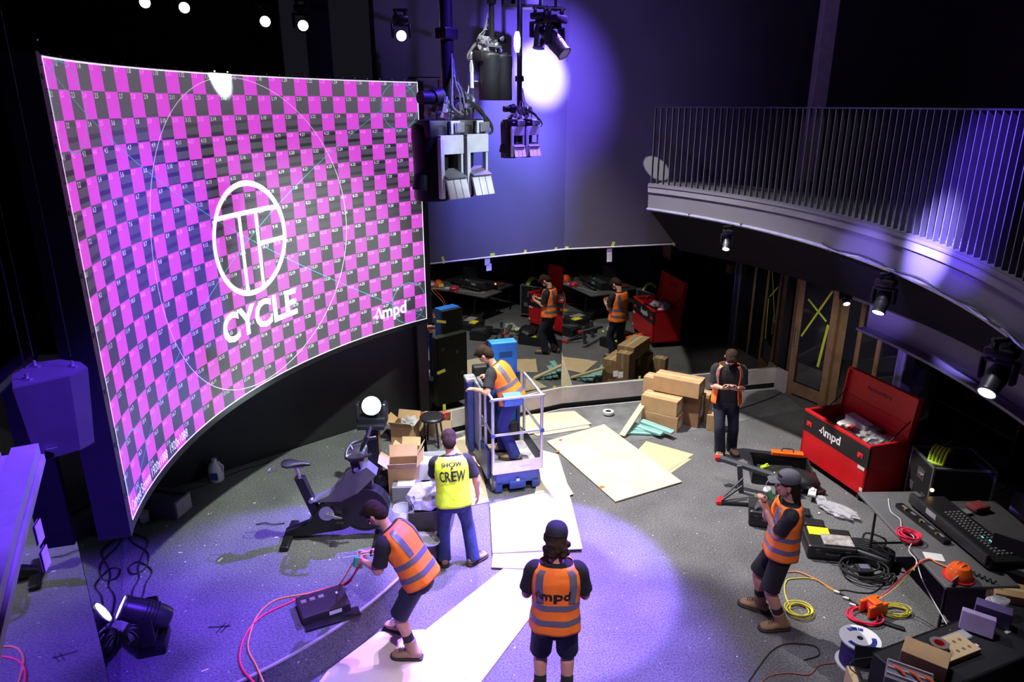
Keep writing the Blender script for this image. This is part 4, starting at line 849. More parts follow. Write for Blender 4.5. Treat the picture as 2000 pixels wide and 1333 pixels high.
# ================================================================ on the stage
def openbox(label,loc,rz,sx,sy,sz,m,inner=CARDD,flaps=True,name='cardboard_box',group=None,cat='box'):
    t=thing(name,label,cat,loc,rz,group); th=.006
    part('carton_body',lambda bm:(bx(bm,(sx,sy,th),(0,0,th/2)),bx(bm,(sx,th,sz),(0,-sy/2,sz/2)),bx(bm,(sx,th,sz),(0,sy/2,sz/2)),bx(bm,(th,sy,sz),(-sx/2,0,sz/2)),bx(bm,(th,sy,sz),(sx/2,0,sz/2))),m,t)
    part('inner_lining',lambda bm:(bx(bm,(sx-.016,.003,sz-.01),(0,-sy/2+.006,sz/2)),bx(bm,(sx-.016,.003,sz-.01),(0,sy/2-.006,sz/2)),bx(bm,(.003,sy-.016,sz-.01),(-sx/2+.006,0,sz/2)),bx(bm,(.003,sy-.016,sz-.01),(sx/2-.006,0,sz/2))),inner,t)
    if flaps:
        f=min(sx,sy)*.45
        for (x,y,a,ax) in ((0,-sy/2,-.7,'y'),(0,sy/2,.5,'y'),(-sx/2,0,.9,'x'),(sx/2,0,-.6,'x')):
            if ax=='y': part('flap',lambda bm:bx(bm,(sx,.004,f),(0,y+math.sin(-a)*-f/2*1,sz+math.cos(a)*f/2),(-a,0,0)),m,t)
            else: part('flap',lambda bm:bx(bm,(.004,sy,f),(x+math.sin(-a)*f/2,0,sz+math.cos(a)*f/2),(0,-a,0)),m,t)
    return t
def closedbox(label,loc,rz,sx,sy,sz,m=CARD,strip=True,name='cardboard_box',group=None,lab=True,rot=None,cat='box'):
    t=thing(name,label,cat,loc,rz,group,rot)
    part('carton_body',lambda bm:bx(bm,(sx,sy,sz),(0,0,sz/2),bev=.006),m,t)
    if strip: part('packing_tape',lambda bm:(bx(bm,(sx+.002,.05,.002),(0,0,sz+.001)),bx(bm,(.002,.05,sz*.4),(sx/2+.001,0,sz*.8)),bx(bm,(.002,.05,sz*.4),(-sx/2-.001,0,sz*.8))),CARD2,t)
    if lab: part('paper_label',lambda bm:bx(bm,(.002,min(.16,sy*.6),min(.13,sz*.5)),(sx/2+.001,-sy*.05,sz*.45)),WHT,t)
    return t
g=at(818,850,.4)
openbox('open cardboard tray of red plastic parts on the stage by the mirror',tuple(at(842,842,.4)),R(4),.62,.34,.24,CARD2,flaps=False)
tt=thing('red_caddy','red plastic parts heaped in the open cardboard tray','parts',tuple(at(842,842,.4)+V((0,0,.16))),0)
part('red_case',lambda bm:(bx(bm,(.24,.18,.07),(-.14,0,.05),(0,.15,.3),bev=.02),bx(bm,(.22,.16,.06),(.12,.02,.06),(.1,0,-.2),bev=.02)),RED2,tt)
part('red_frame',lambda bm:[tube(bm,[(-.2+.1*i,-.12,.09),(-.1+.1*i,0,.13),(-.02+.1*i,.12,.09)],.014,6,3) for i in range(4)],mat('salmon_plastic',(.72,.10,.07),.45),tt,True)
part('paper',lambda bm:bx(bm,(.12,.08,.003),(-.02,-.02,.15),(.1,.05,.2)),WHT,tt)
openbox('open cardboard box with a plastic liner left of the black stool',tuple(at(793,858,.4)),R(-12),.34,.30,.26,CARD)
def crumple(bm,r,s=(1,1,1),seed=1,n=3,amp=.35):
    rn=random.Random(seed); bmesh.ops.create_icosphere(bm,subdivisions=n,radius=r)
    for v in bm.verts:
        k=1+rn.uniform(-amp,amp); v.co=V((v.co.x*s[0]*k,v.co.y*s[1]*k,v.co.z*s[2]*k))
one('plastic_liner','clear plastic liner crumpled in the open box left of the stool','plastic bag',lambda bm:crumple(bm,.13,(1,1,.8),3),BAG,tuple(at(800,828,.62)),smooth=True)
t=thing('round_stool','black round stool on the stage near the bald spotlight column','stool',tuple(at(846,868,.4)))
part('seat',lambda bm:lathe(bm,[(.17,.40),(.18,.41),(.18,.44),(.165,.455),(.02,.458)],n=30),BLK,t,True)
for i in range(4): part('leg',lambda bm:cyl(bm,(.12*math.cos(i*PI/2+.6),.12*math.sin(i*PI/2+.6),.41),(.17*math.cos(i*PI/2+.6),.17*math.sin(i*PI/2+.6),0),.014,seg=8),BLKM,t,True)
t=openbox('clear plastic storage tub in front of the round stool, behind the crew man',tuple(at(852,925,.4)),R(5),.46,.34,.24,CLEAR,CLEAR,False,'plastic_tub',cat='tub')
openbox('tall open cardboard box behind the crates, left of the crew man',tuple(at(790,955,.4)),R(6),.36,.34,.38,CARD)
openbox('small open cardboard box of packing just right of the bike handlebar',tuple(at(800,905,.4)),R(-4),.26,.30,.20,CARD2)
closedbox('white carton lying on the stage between stool and crew man',tuple(at(824,925,.4)),R(-12),.28,.24,.20,WHT,False)
closedbox('small grey carton below the white papers, left of the crew man',tuple(at(795,975,.4)),R(3),.34,.20,.22,GRY,False,lab=False)
one('paper_sheet','white printed sheet lying on the grey carton','paper',lambda bm:bx(bm,(.21,.15,.002)),WHT,tuple(at(795,975,.4)+V((0,0,.225))),.05)
one('black_bag','black bag slumped on the stage between bike and cartons','bag',lambda bm:crumple(bm,.17,(1,.8,.7),8,3,.12),BLK,tuple(at(748,950,.4)+V((0.05,0,.10))),smooth=True)
openbox('dark open crate holding a clear bag on the stage edge by the crew man',tuple(at(838,1022,.4)),R(8),.46,.36,.26,mat('dark_crate',(.03,.028,.03),.5),BLK,False,'plastic_crate',cat='crate')
one('plastic_bag','clear crumpled plastic bag bulging out of the dark crate','plastic bag',lambda bm:crumple(bm,.19,(1.1,.85,.8),5,3,.22),BAG,tuple(at(838,1022,.4)+V((-.02,.05,.32))),smooth=True)
t=thing('clear_bucket','clear round bucket with a wire handle left of the dark crate','bucket',tuple(at(790,1030,.4)))
part('shell',lambda bm:lathe(bm,[(.11,.0),(.13,.26),(.126,.26),(.106,.005)],n=24),CLEAR,t,True); part('handle',lambda bm:tube(bm,[(-.13,0,.25),(-.09,0,.34),(.05,.02,.37),(.13,0,.25)],.004,6,4),RUB,t,True)
one('screw_heap','heap of white wall plugs in the clear bucket','plugs',lambda bm:crumple(bm,.10,(1,1,.7),9,2,.2),mat('plugs_pale',(.5,.5,.52),.6),tuple(at(790,1030,.4)+V((0,0,.09))))
one('round_tray','pale round tray standing on edge by the stage step behind the bending man','tray',lambda bm:lathe(bm,[(.15,0),(.17,.02),(.165,.03),(.14,.012)],n=28),GRY,tuple(at(838,1062,.4)+V((-.05,.02,.02))),rot=(-.15,.2,0),smooth=True)
t=thing('floor_box','dark steel junction box with sockets lying on the stage edge','junction box',tuple(at(632,1190,.4)),R(28))
part('case',lambda bm:bx(bm,(.46,.34,.10),(0,0,.05),bev=.008),mat('brown_black_metal',(.035,.03,.032),.38,.4),t)
part('socket',lambda bm:[(bx(bm,(.05,.045,.004),(-.17+.085*i,.07,.102)),cyl(bm,(-.17+.085*i,.07,.1),(-.17+.085*i,.07,.106),.014)) for i in range(3)],STL,t)
part('indicator',lambda bm:bx(bm,(.02,.03,.004),(.15,.05,.102)),WHT,t); part('label_plate',lambda bm:bx(bm,(.12,.003,.04),(.08,-.172,.06)),WHT,t)
part('base_tray',lambda bm:bx(bm,(.52,.14,.02),(.04,-.20,.012),(0,0,-.05)),BLKM,t)
def cab_(name,label,pts,r,m,cat='cable',z=.41):
    return one(name,label,cat,lambda bm:tube(bm,[at(p[0],p[1],p[2] if len(p)>2 else z) for p in pts],r,7,4),m,smooth=True)
REDC=mat('red_cable',(.70,.02,.07),.5,var=.05); ORC=mat('orange_cable',(.75,.25,.08),.5,var=.05); YLC=mat('yellow_cable',(.62,.55,.05),.5,var=.05)
cab_('red_cable','red cable curving over the stage from the bending man to the step',((718,1078,.95),(700,1105,.85),(690,1125,.60),(670,1142,.44),(620,1155),(560,1180),(510,1205),(480,1240),(468,1280),(475,1310),(505,1345),(520,1380,.2)),.010,REDC)
cab_('orange_cable','pale orange cable running beside the red one over the stage',((712,1080,.97),(690,1100,.80),(672,1130,.58),(655,1146,.43),(600,1160),(540,1172),(505,1200),(488,1240),(485,1270),(500,1300),(515,1335),(530,1380,.2)),.008,ORC)
cab_('red_cable','second thinner red cable above the junction box',((716,1090,.9),(695,1118,.70),(680,1140,.46),(650,1150),(600,1165),(570,1172)),.007,REDC)
# under the screen
t=thing('equipment_case','violet lit black equipment case under the lower left screen corner','case',tuple(at(326,1000,.4)),R(-12))
part('shell',lambda bm:bx(bm,(.50,.30,.24),(0,0,.12),bev=.01),mat('case_purple_black',(.06,.05,.08),.6),t); part('lid_strap',lambda bm:bx(bm,(.52,.05,.012),(0,.05,.246),bev=.003),BLK,t); part('end_plate',lambda bm:bx(bm,(.012,.26,.2),(.252,0,.12)),mat('end_pale',(.28,.24,.3),.6),t)
t=thing('plastic_jug','white plastic jug with dark label under the screen','jug',tuple(at(424,938,.4)))
part('bottle',lambda bm:lathe(bm,[(.085,0),(.095,.02),(.095,.17),(.07,.24),(.03,.27),(.03,.29)],n=20),mat('milky_plastic',(.62,.60,.68),.4),t,True); part('cap',lambda bm:cyl(bm,(0,0,.288),(0,0,.315),.033,seg=16),WHT,t,True); part('label',lambda bm:bx(bm,(.10,.004,.10),(.01,-.096,.10)),BLU,t); part('handle',lambda bm:tube(bm,[(.06,-.02,.25),(.11,-.02,.22),(.10,-.02,.13)],.012,8,4),mat('milky_plastic',(.62,.60,.68),.4),t,True)
one('leaning_board','small dark grey board leaning on the black wall under the screen','board',lambda bm:(bx(bm,(.32,.02,.42),(0,0,.21)),bx(bm,(.30,.005,.02),(0,-.012,.28))),WALLD,tuple(at(470,902,.4)),R(38),rot=(-.12,0,R(42)))
one('white_pot','small white tub half hidden behind the violet lit case','tub',lambda bm:lathe(bm,[(.05,0),(.06,.12),(.05,.12)],n=16),WHT,tuple(at(283,1018,.4)),smooth=True)
cab_('floor_wire','thin black wire lying by the black wall under the screen',((300,975),(350,962),(400,948),(470,920),(520,905),(528,895)),.006,RUB)
for i,(x,y,r_,l_,nm) in enumerate(((355,1001,.3,.05,'nearest the violet lit case'),(430,1094,1.2,.07,'in the middle of the open stage'),(540,1050,.2,.04,'at the tip of the bike shadow'),(352,1080,.1,.04,'left of the stage middle'),(400,1310,.5,.06,'near the bottom of the stage'),(497,983,.6,.03,'behind the rear foot of the bike'))):
    one('paper_scrap','tiny white scrap on the stage carpet, '+nm,'scrap',lambda bm:bx(bm,(l_,.012,.003)),WHT,tuple(at(x,y,.402)),r_,'scraps on the stage carpet')
one('tape_cross','black tape strips crossed on the stage carpet','tape',lambda bm:(bx(bm,(.20,.018,.002)),bx(bm,(.14,.012,.002),(.02,-.02,0),(0,0,1.2)),bx(bm,(.12,.012,.002),(.06,-.03,0),(0,0,1.1))),INK,tuple(at(428,1225,.402)),.1)
one('wire_offcut','black wire offcut on the stage behind the bike shadow','wire',lambda bm:tube(bm,[(-.15,0,0),(-.05,.02,.01),(.05,-.01,.01),(.18,.03,0)],.006,6,3),RUB,tuple(at(525,1025,.41)),smooth=True)
# ================================================================ sheets on the floor
PLY=mat('plywood',(.60,.51,.35),.65,var=.14,scale=2.2); PLY2=mat('plywood_white',(.58,.52,.41),.65,var=.12,scale=2)
def sheet(label,px,z,th,m,name='plywood_sheet',group='plywood sheets on the floor'):
    pts=[at(x,y,z+th) for x,y in px]
    c=sum(pts,V())/len(pts)
    def f(bm): prism(bm,[(p.x-c.x,p.y-c.y) for p in pts],0,th)
    return one(name,label,'sheet',f,m,(c.x,c.y,z),0,group)
sheet('tan cardboard sheet, rear one of the two right of the big plywood sheet',[(1262,862),(1355,888),(1302,922),(1240,886)],.006,.004,CARD2,'cardboard_sheet','cardboard sheets by the plywood')
sheet('tan cardboard sheet poking out lower at the right of the big plywood sheet',[(1250,880),(1350,897),(1308,926),(1236,905)],.001,.004,CARD2,'cardboard_sheet','cardboard sheets by the plywood')
sheet('big pale plywood sheet with orange stickers in the middle of the floor',[(1068,862),(1180,829),(1332,941),(1202,980)],.012,.014,PLY)
sheet('plywood sheet lying right behind the lift, below the mirror',[(1000,812),(1122,803),(1155,828),(1030,848)],.022,.014,PLY)
sheet('lower plywood sheet showing under the one behind the lift',[(1010,830),(1150,828),(1152,836),(1050,852)],.006,.014,PLY)
sheet('plywood sheet between the stage and the lift',[(880,862),(925,845),(955,980),(905,990)],.006,.012,PLY)
sheet('brightly lit plywood sheet directly in front of the lift',[(957,985),(1108,948),(1138,1072),(962,1080)],.040,.014,PLY2)
sheet('narrow plywood strip right of the lift, under the bright sheet',[(1060,880),(1090,888),(1108,945),(1120,965),(1040,990)],.020,.012,PLY)
sheet('white board edge peeping out below the bright sheet',[(965,1060),(1070,1060),(1050,1112),(960,1108)],.020,.014,PLY2)
sheet('large white lit board left of the man in the navy cap',[(983,1111),(1050,1111),(1040,1200),(930,1345),(820,1240)],.004,.014,PLY2)
sheet('plywood board beneath the boots of the bending man',[(740,1235),(830,1230),(940,1345),(940,1420),(560,1420),(640,1310)],.003,.012,PLY2)
# stickers on the big sheet
for x,y,m_,s_,nm in ((1095,860,RED2,.05,'small red sticker'),(1087,865,LIM,.04,'small green sticker'),(1090,882,ORG,.06,'orange square sticker at the left corner'),(1176,952,ORG,.07,'orange square sticker at the front corner'),(1186,938,WHT,.10,'white label near the front corner'),(1178,920,WHT,.05,'small white label in the middle')):
    one('sticker',nm+' on the big plywood sheet','sticker',lambda bm:bx(bm,(s_,s_*.8,.001)),m_,tuple(at(x,y,.0268)),.5)
one('tape_roll','white tape roll lying on the floor near the mirror wall','tape roll',lambda bm:lathe(bm,[(.05,0),(.095,0),(.095,.045),(.05,.045)],n=24,cap=False),WHT,tuple(at(1188,808,.03)),smooth=True)
pa,pb=at(1256,790,.35),at(1215,852,.03)
one('pine_plank','pale timber plank leaning from the floor against the cartons','plank',lambda bm:bx(bm,((pb-pa).length,.10,.035),bev=.003),PINE,tuple((pa+pb)/2),rot=(0,math.asin((pa.z-pb.z)/(pb-pa).length),math.atan2(pb.y-pa.y,pb.x-pa.x)))
for (x,y,rz,z,l_,nm) in ((1255,846,-.1,.03,.60,'lowest one at the left'),(1262,838,-.75,.075,.60,'middle one crossing the others'),(1283,834,-.80,.12,.62,'topmost one at the right'),(1248,838,-.25,.055,.40,'short one at the back')):
    one('foam_batten','pale teal foam batten in the small heap by the cartons, '+nm,'batten',lambda bm:(bx(bm,(l_,.11,.035),bev=.004),bx(bm,(l_,.03,.01),(0,.03,.022))),TEAL,tuple(at(x,y,z)),rz,'teal foam battens')
# cartons
AZ=R(-32)
c0=at(1262,842,0)
closedbox('lower front cardboard carton in the stack, bottom left',(2.51, 10.78, 0),AZ,.62,.30,.26)
closedbox('cardboard carton on top of the bottom left one in the stack',(2.49, 10.8, 0.262),AZ,.62,.30,.27)
closedbox('tall cardboard carton standing upright behind the stack',(2.44, 11.17, 0),AZ,.34,.26,.74,lab=False)
closedbox('long cardboard carton lying across the top of the stack',(2.78, 10.94, 0.55),R(-30),.78,.34,.27)
closedbox('brown cardboard carton standing under the right end of the long one',(3.04, 10.88, 0),AZ,.30,.34,.52,CARDD)
closedbox('tall narrow cardboard carton at the right rear of the stack',(3.31, 11.12, 0),AZ,.18,.24,.46)
closedbox('small cardboard carton between the stack and the man with the phone',(3.36, 10.66, 0),R(-20),.26,.24,.28)
cab_('wall_cable','black cable along the floor below the skirting behind the phone man',((1395,805,0.01),(1440,800,.01),(1500,780,.01),(1525,768,.01)),.012,RUB)
# tapes and cards on the mirrors
MW1=lambda s,z:w1(s,z)+V((.0,-.02,0)); 
def onm(x,y,f,rot): 
    # intersect with the mirror plane
    p0=f(0);d=(f(1)-f(0)); n_=V((-d.y,d.x,0)).normalized(); u=(x-1000)/FPX;v=(y-666.5)/FPX
    r=V((u,math.cos(PITCH)-v*math.sin(PITCH),-math.sin(PITCH)-v*math.cos(PITCH))); k=(p0-V((0,0,CAMH))).dot(n_)/r.dot(n_)
    return V((0,0,CAMH))+r*k+V((0,-.016,0))
TL=('at the top left corner of the mirror','first along the top edge, left of the white cards','second along the top edge, above the red lid reflection','just left of the mirror seam at the top','just right of the mirror seam at the top','above the white cards over the cartons','far right along the top edge','high on the left edge','halfway up the left edge, widest of them','low on the left edge','at the bottom left corner','just left of the mirror seam at the bottom','just right of the mirror seam at the bottom','at the bottom edge left of the cartons','at the bottom edge above the cartons')
for i,(x,y,f,a,w_,h_) in enumerate(((866,508,w1,A1,.04,.11),(962,497,w1,A1,.08,.04),(1026,491,w1,A1,.05,.05),(1086,486,w1,A1,.05,.05),(1107,484,w2,A2,.06,.05),(1197,478,w2,A2,.05,.10),(1316,477,w2,A2,.04,.07),(845,557,w1,A1,.08,.05),(851,628,w1,A1,.16,.04),(855,726,w1,A1,.14,.05),(868,795,w1,A1,.05,.10),(1083,756,w1,A1,.06,.05),(1106,756,w2,A2,.08,.05),(1249,738,w2,A2,.04,.07),(1317,734,w2,A2,.07,.06))):
    if x<860: 
        p=onm(max(x,862),y,f,a); 
    else: p=onm(x,y,f,a)
    one('tape_marker','yellow tape on the mirror, '+TL[i],'tape marker',lambda bm:bx(bm,(w_,.003,h_),(0,0,0),(0,.25*(i%3-1),0)),TAPE,tuple(p),a,'yellow tape pieces on the mirror edges')
for x,y,f,a,nm in ((952,511,w1,A1,'upper card at the top of the mirror above the lift'),(955,522,w1,A1,'lower card at the top of the mirror above the lift'),(1190,492,w2,A2,'upper card at the top of the mirror above the cartons'),(1190,505,w2,A2,'lower card at the top of the mirror above the cartons'),(1202,730,w2,A2,'left card at the bottom of the mirror beside the cartons'),(1212,732,w2,A2,'right card at the bottom of the mirror beside the cartons')):
    one('white_card','white '+nm,'card',lambda bm:bx(bm,(.09,.003,.11)),WHT,tuple(onm(x,y,f,a)),a,'white cards on the mirrors')
d_=(LM[1]-LM[0]).normalized(); az=math.atan2(d_.y,d_.x)
d2=(LM[2]-LM[1]).normalized(); az2=math.atan2(d2.y,d2.x)
for q,z,nm,P0,D_,A_ in ((.55,2.55,'upper','a','a',az2),(.55,2.36,'lower','a','a',az2),(1.05,1.62,'upper near','a','a',az2),(1.05,1.42,'lower near','a','a',az2)):
    p=LM[1]+d2*q+V((.02,0,z)); one('white_card','white card on the far left mirror, '+nm+' one','card',lambda bm:bx(bm,(.10,.003,.14)),WHT,tuple(p),A_,'white cards on the left mirror')
# ================================================================ red tool chest
CH=V((4.33,9.55,0)); CF=V((4.69,8.32,0)); rzc=math.atan2(CF.y-CH.y,CF.x-CH.x)
CW=(CF-CH).length; CD=.64
t=thing('tool_chest','big red steel tool chest with open lid and black band on castors','tool chest',tuple(CH),rzc)   # x along the front, y to the back
TOP=.86
part('chest_body',lambda bm:(bx(bm,(CW,.03,.40),(CW/2,.015,.34)),bx(bm,(CW,.03,TOP-.12),(CW/2,CD,.12+(TOP-.12)/2)),bx(bm,(.03,CD,TOP-.12),(.015,CD/2,.12+(TOP-.12)/2)),bx(bm,(.03,CD,TOP-.12),(CW-.015,CD/2,.12+(TOP-.12)/2)),bx(bm,(CW,CD,.03),(CW/2,CD/2,.135))),RED,t)
part('black_band',lambda bm:bx(bm,(CW+.004,.034,.30),(CW/2,.013,.68)),BLK,t)
part('red_rim',lambda bm:(bx(bm,(CW+.02,.05,.045),(CW/2,.015,TOP-.02),bev=.01),bx(bm,(.05,CD,.03),(.02,CD/2,TOP-.02)),bx(bm,(.05,CD,.03),(CW-.02,CD/2,TOP-.02)),bx(bm,(CW,.04,.03),(CW/2,CD,TOP-.02))),RED,t)
part('printed_lettering',lambda bm:ampd(bm,.19,lambda x,y:V((CW*.47+x,-.007,.62+y))),WINK,t)
part('lock',lambda bm:[(bx(bm,(.10,.012,.07),(x,-.006,.66),bev=.004),cyl(bm,(x,-.03,.66),(x,-.005,.66),.02)) for x in (.12,CW-.14)],RED2,t)
part('name_plate',lambda bm:(bx(bm,(.12,.004,.045),(CW-.09,-.008,.50)),bx(bm,(.05,.004,.05),(CW-.04,-.003,.2))),WHT,t)
lid=part('lid',lambda bm:(bx(bm,(CW,.05,.60),(CW/2,0,.30),bev=.01),bx(bm,(CW,.09,.025),(CW/2,-.03,.59)),bx(bm,(.025,.09,.60),(.012,-.03,.30)),bx(bm,(.025,.09,.60),(CW-.012,-.03,.30)),bx(bm,(CW-.06,.012,.014),(CW/2,-.03,.20))),mat('red_lid',(.62,.012,.012),.4,var=.1,scale=3),t,loc=(0,CD+.02,TOP-.02),rot=(R(-6),0,0))
part('stencil_mark',lambda bm:(text(bm,'Armorgard',.10,lambda x,y:V((CW*.47+x,-.027,.40+y)),bold=.02),),mat('faded_print',(.10,.01,.01),.6,var=0),lid)
for x in (CW-.05,.05): part('gas_strut',lambda bm:cyl(bm,(x,CD*.45,.80),(x,CD,1.12),.008),BLKM,t,True)
for x in (.1,CW-.1):
    for y in (.08,CD-.08): part('castor',lambda bm:(cyl(bm,(x-.02,y,.06),(x+.02,y,.06),.06,seg=18),bx(bm,(.07,.07,.02),(x,y,.12))),DKG,t,True)
MC=t.matrix_world if False else Matrix.Translation(CH)@Matrix.Rotation(rzc,4,'Z')
def inch(x,y,z): return tuple(MC@V((x,y,z)))
part('inner_tray',lambda bm:(bx(bm,(CW-.08,CD-.08,.02),(CW/2,CD/2,.60)),),BLK,t)
one('white_carton','open white carton lying on the tools in the red chest','box',lambda bm:bx(bm,(.36,.16,.10),bev=.004),WHT,inch(.55,.46,.82),rzc+.1,rot=(0,.12,rzc+.1))
one('brown_bottle_box','small black and white packet next to the white carton in the chest','packet',lambda bm:(bx(bm,(.14,.12,.08),bev=.004)),GRY,inch(.80,.52,.80),rzc)
for i,(x,y,z,m_,nm,s_) in enumerate(((.42,.42,.73,WHT,'white and red crumpled bag',.13),(.55,.38,.72,RED2,'red crumpled bag',.10),(.66,.42,.70,CLEAR,'clear bag of fittings',.11),(.85,.40,.72,BAG,'big clear plastic bag',.16),(1.0,.50,.72,BAG,'grey wrapped bundle',.14),(.75,.30,.69,CARD,'torn cardboard piece',.08))):
    one('bag_of_parts',nm+' inside the red tool chest','bag',lambda bm:crumple(bm,s_,(1.1,.9,.6),20+i,3,.22),m_,inch(x,y,z),0,'bags in the red chest')
one('tool_roll','long dark tool roll along the front rim inside the chest','tool roll',lambda bm:tube(bm,[(-.30,0,0),(0,.02,.02),(.30,0,0)],.06,12,4),DKG,inch(.68,.16,.71),rzc,smooth=True)
one('work_glove','dark glove draped inside the left end of the chest','glove',lambda bm:(bx(bm,(.10,.12,.03),(0,0,0),(.2,.2,0),bev=.012),[tube(bm,[(-.04+.026*k,.05,0),(-.05+.03*k,.10,.01),(-.05+.03*k,.14,0)],.012,6,2) for k in range(4)]),mat('grey_glove',(.10,.10,.10),.8),inch(.22,.45,.72),rzc+.3)
one('orange_level','orange tool lying at the hinge side of the chest','tool',lambda bm:(bx(bm,(.20,.06,.05),bev=.01),bx(bm,(.10,.02,.06),(0,.0,.02))),ORG,inch(.98,.68,.80),rzc)
# ================================================================ tools around the chest
def case(label,loc,rz,sx,sy,sz,m=BLK,lidopen=None,name='tool_case',cat='case'):
    t=thing(name,label,cat,loc,rz)
    part('shell',lambda bm:bx(bm,(sx,sy,sz),(0,0,sz/2),bev=min(.03,sz*.2)),m,t); part('rim',lambda bm:bx(bm,(sx+.015,sy+.015,.018),(0,0,sz*.72),bev=.004),BLKM,t)
    part('handle',lambda bm:(tube(bm,[(-.07,-sy/2,sz*.6),(-.06,-sy/2-.04,sz*.6),(.06,-sy/2-.04,sz*.6),(.07,-sy/2,sz*.6)],.01,6,2)),BLK,t,True)
    for x in (-sx*.3,sx*.3): part('latch',lambda bm:bx(bm,(.05,.012,.05),(x,-sy/2-.006,sz*.68),bev=.003),DKG,t)
    return t
pw=at(1480,1028,0)
case('black open case of hand tools at the feet of the drinking man',(3.28,7.92,0),R(-18),.44,.40,.22)
t=thing('tool_tray','grey tray of small metal tools on the open black case','tools',(3.22,7.95,.222),R(-18))
part('tray',lambda bm:bx(bm,(.34,.26,.012),(0,0,.006)),DKG,t)
for i in range(4): part('spanner',lambda bm:(bx(bm,(.18,.018,.012),(-.02+.01*i,-.08+.05*i,.02),(0,0,.9),bev=.003),cyl(bm,(-.08+.01*i,-.15+.05*i,.012),(-.08+.01*i,-.15+.05*i,.028),.02)),STL,t)
# folding workbench, grey with red feet
t=thing('folding_workbench','dark grey folding work stand with red feet lying on the floor','work stand',(3.14,8.58,0),R(-8))
part('long_bar',lambda bm:(bx(bm,(.95,.09,.06),(.15,.12,.34),(0,.12,-.35),bev=.01),),mat('slate_metal',(.09,.10,.11),.45,.3),t)
for y0,x0 in ((-.05,.0),(-.3,.45)): part('leg',lambda bm:(bx(bm,(.07,.05,.44),(x0,y0+.1,.20),(.0,-.15,0),bev=.008)),mat('slate_metal',(.09,.10,.11),.45,.3),t)
part('brace',lambda bm:(tube(bm,[(-.30,-.28,.03),(0,-.1,.18)],.018,8,1,sm=False),tube(bm,[(-.28,-.22,.03),(.02,-.02,.26)],.014,8,1,sm=False)),DKG,t,True)
part('foot_bar',lambda bm:bx(bm,(.70,.05,.03),(.02,-.30,.02),(0,0,.02)),BLKM,t)
for x,y,z in ((-.32,-.30,.03),(-.28,-.22,.03),(-.30,.26,.40)): part('red_foot',lambda bm:bx(bm,(.07,.08,.06),(x,y,z),bev=.012),RED2,t)
# flat open trunk with orange lid in front of the chest
t=thing('open_toolbox','black open tool trunk with an orange tray edge beside the red chest','trunk',(3.86,9.05,0),R(-12))
part('trunk_body',lambda bm:(bx(bm,(.80,.52,.02),(0,0,.01)),bx(bm,(.80,.03,.22),(0,.26,.11)),bx(bm,(.80,.03,.16),(0,-.26,.08)),bx(bm,(.03,.52,.20),(-.4,0,.10)),bx(bm,(.03,.52,.20),(.4,0,.10))),BLK,t)
part('orange_tray',lambda bm:(bx(bm,(.44,.12,.05),(.12,.28,.25),bev=.006)),ORG,t); part('tray_handle',lambda bm:tube(bm,[(.04,.28,.27),(.05,.28,.32),(.19,.28,.32),(.20,.28,.27)],.008,6,2),BLK,t,True)
part('inner_organiser',lambda bm:(bx(bm,(.5,.25,.05),(-.05,.02,.09),(0,0,.1),bev=.01),),DKG,t)
for i,(x,y,z,m_,sx_,sy_,nm) in enumerate(((4.00,8.72,.13,CARD2,.07,.18,'small wooden block'),(3.66,9.12,.13,LIM,.14,.06,'lime green spirit level'),(3.62,8.68,.24,LIM,.07,.05,'lime green tape measure'),(4.08,8.45,.10,WHT,.20,.10,'white plastic wrapped tool'),(4.15,8.30,.06,BAG,.22,.14,'crumpled clear wrapping'),(3.90,8.58,.10,DKG,.22,.09,'dark cordless drill body'),(4.22,8.62,.05,BLK,.2,.14,'black pouch'))):
    one('loose_tool',nm+' lying in the clutter in front of the red chest','tool',lambda bm:(bx(bm,(sx_,sy_,.04),bev=.01),bx(bm,(sx_*.4,sy_*.5,.06),(sx_*.2,0,.01),bev=.008)),m_,(x,y,z),.3*i+.2,'loose tools before the chest')
one('black_tool_bag','dark soft tool bag slumped over the open trunk','bag',lambda bm:crumple(bm,.26,(1.3,.8,.5),31,3,.08),BLK,(3.95,8.78,.14),-.5,smooth=True)
one('clear_wrapping','crumpled clear wrapping on the floor beside the red chest','plastic',lambda bm:crumple(bm,.16,(1.6,.8,.3),33,3,.25),BAG,(4.28,8.1,.05),-.9,smooth=True)
for x,y,z,m_,nm in ((3.75,8.02,.0,BLK,'black battery pack right of the drinking man'),(3.82,7.75,.0,BLK,'black charger right of the drinking man'),):
    case(nm,(x,y,z),R(-15),.24,.16,.10,m_,name='battery_case')
one('paper_scrap','white paper scrap on the floor between the chest and the yellow pad','scrap',lambda bm:crumple(bm,.025,(1,1,.5),4,1,.3),WHT,(4.0,7.62,.012),group='scraps on the hall floor')
one('paper_scrap','white paper scrap on the floor left of the castor of the chest','scrap',lambda bm:crumple(bm,.02,(1,1,.5),6,1,.3),WHT,tuple(at(1600,1003,.01)),group='scraps on the hall floor')
t=case('flat black case with a yellow pad on top behind the drinking man',(3.80,7.28,0),R(-10),.56,.44,.18)
one('yellow_pad','bright yellow pad lying on the flat black case','pad',lambda bm:bx(bm,(.24,.17,.012),bev=.002),YEL,(3.72,7.40,.188),R(-12))
one('plastic_cover','scratched clear plastic lid on the flat black case beside the yellow pad','lid',lambda bm:bx(bm,(.34,.22,.02),bev=.005),mat('scratched_plastic',(.30,.28,.27),.3,var=.5,scale=12),(3.86,7.20,.192),R(-10))
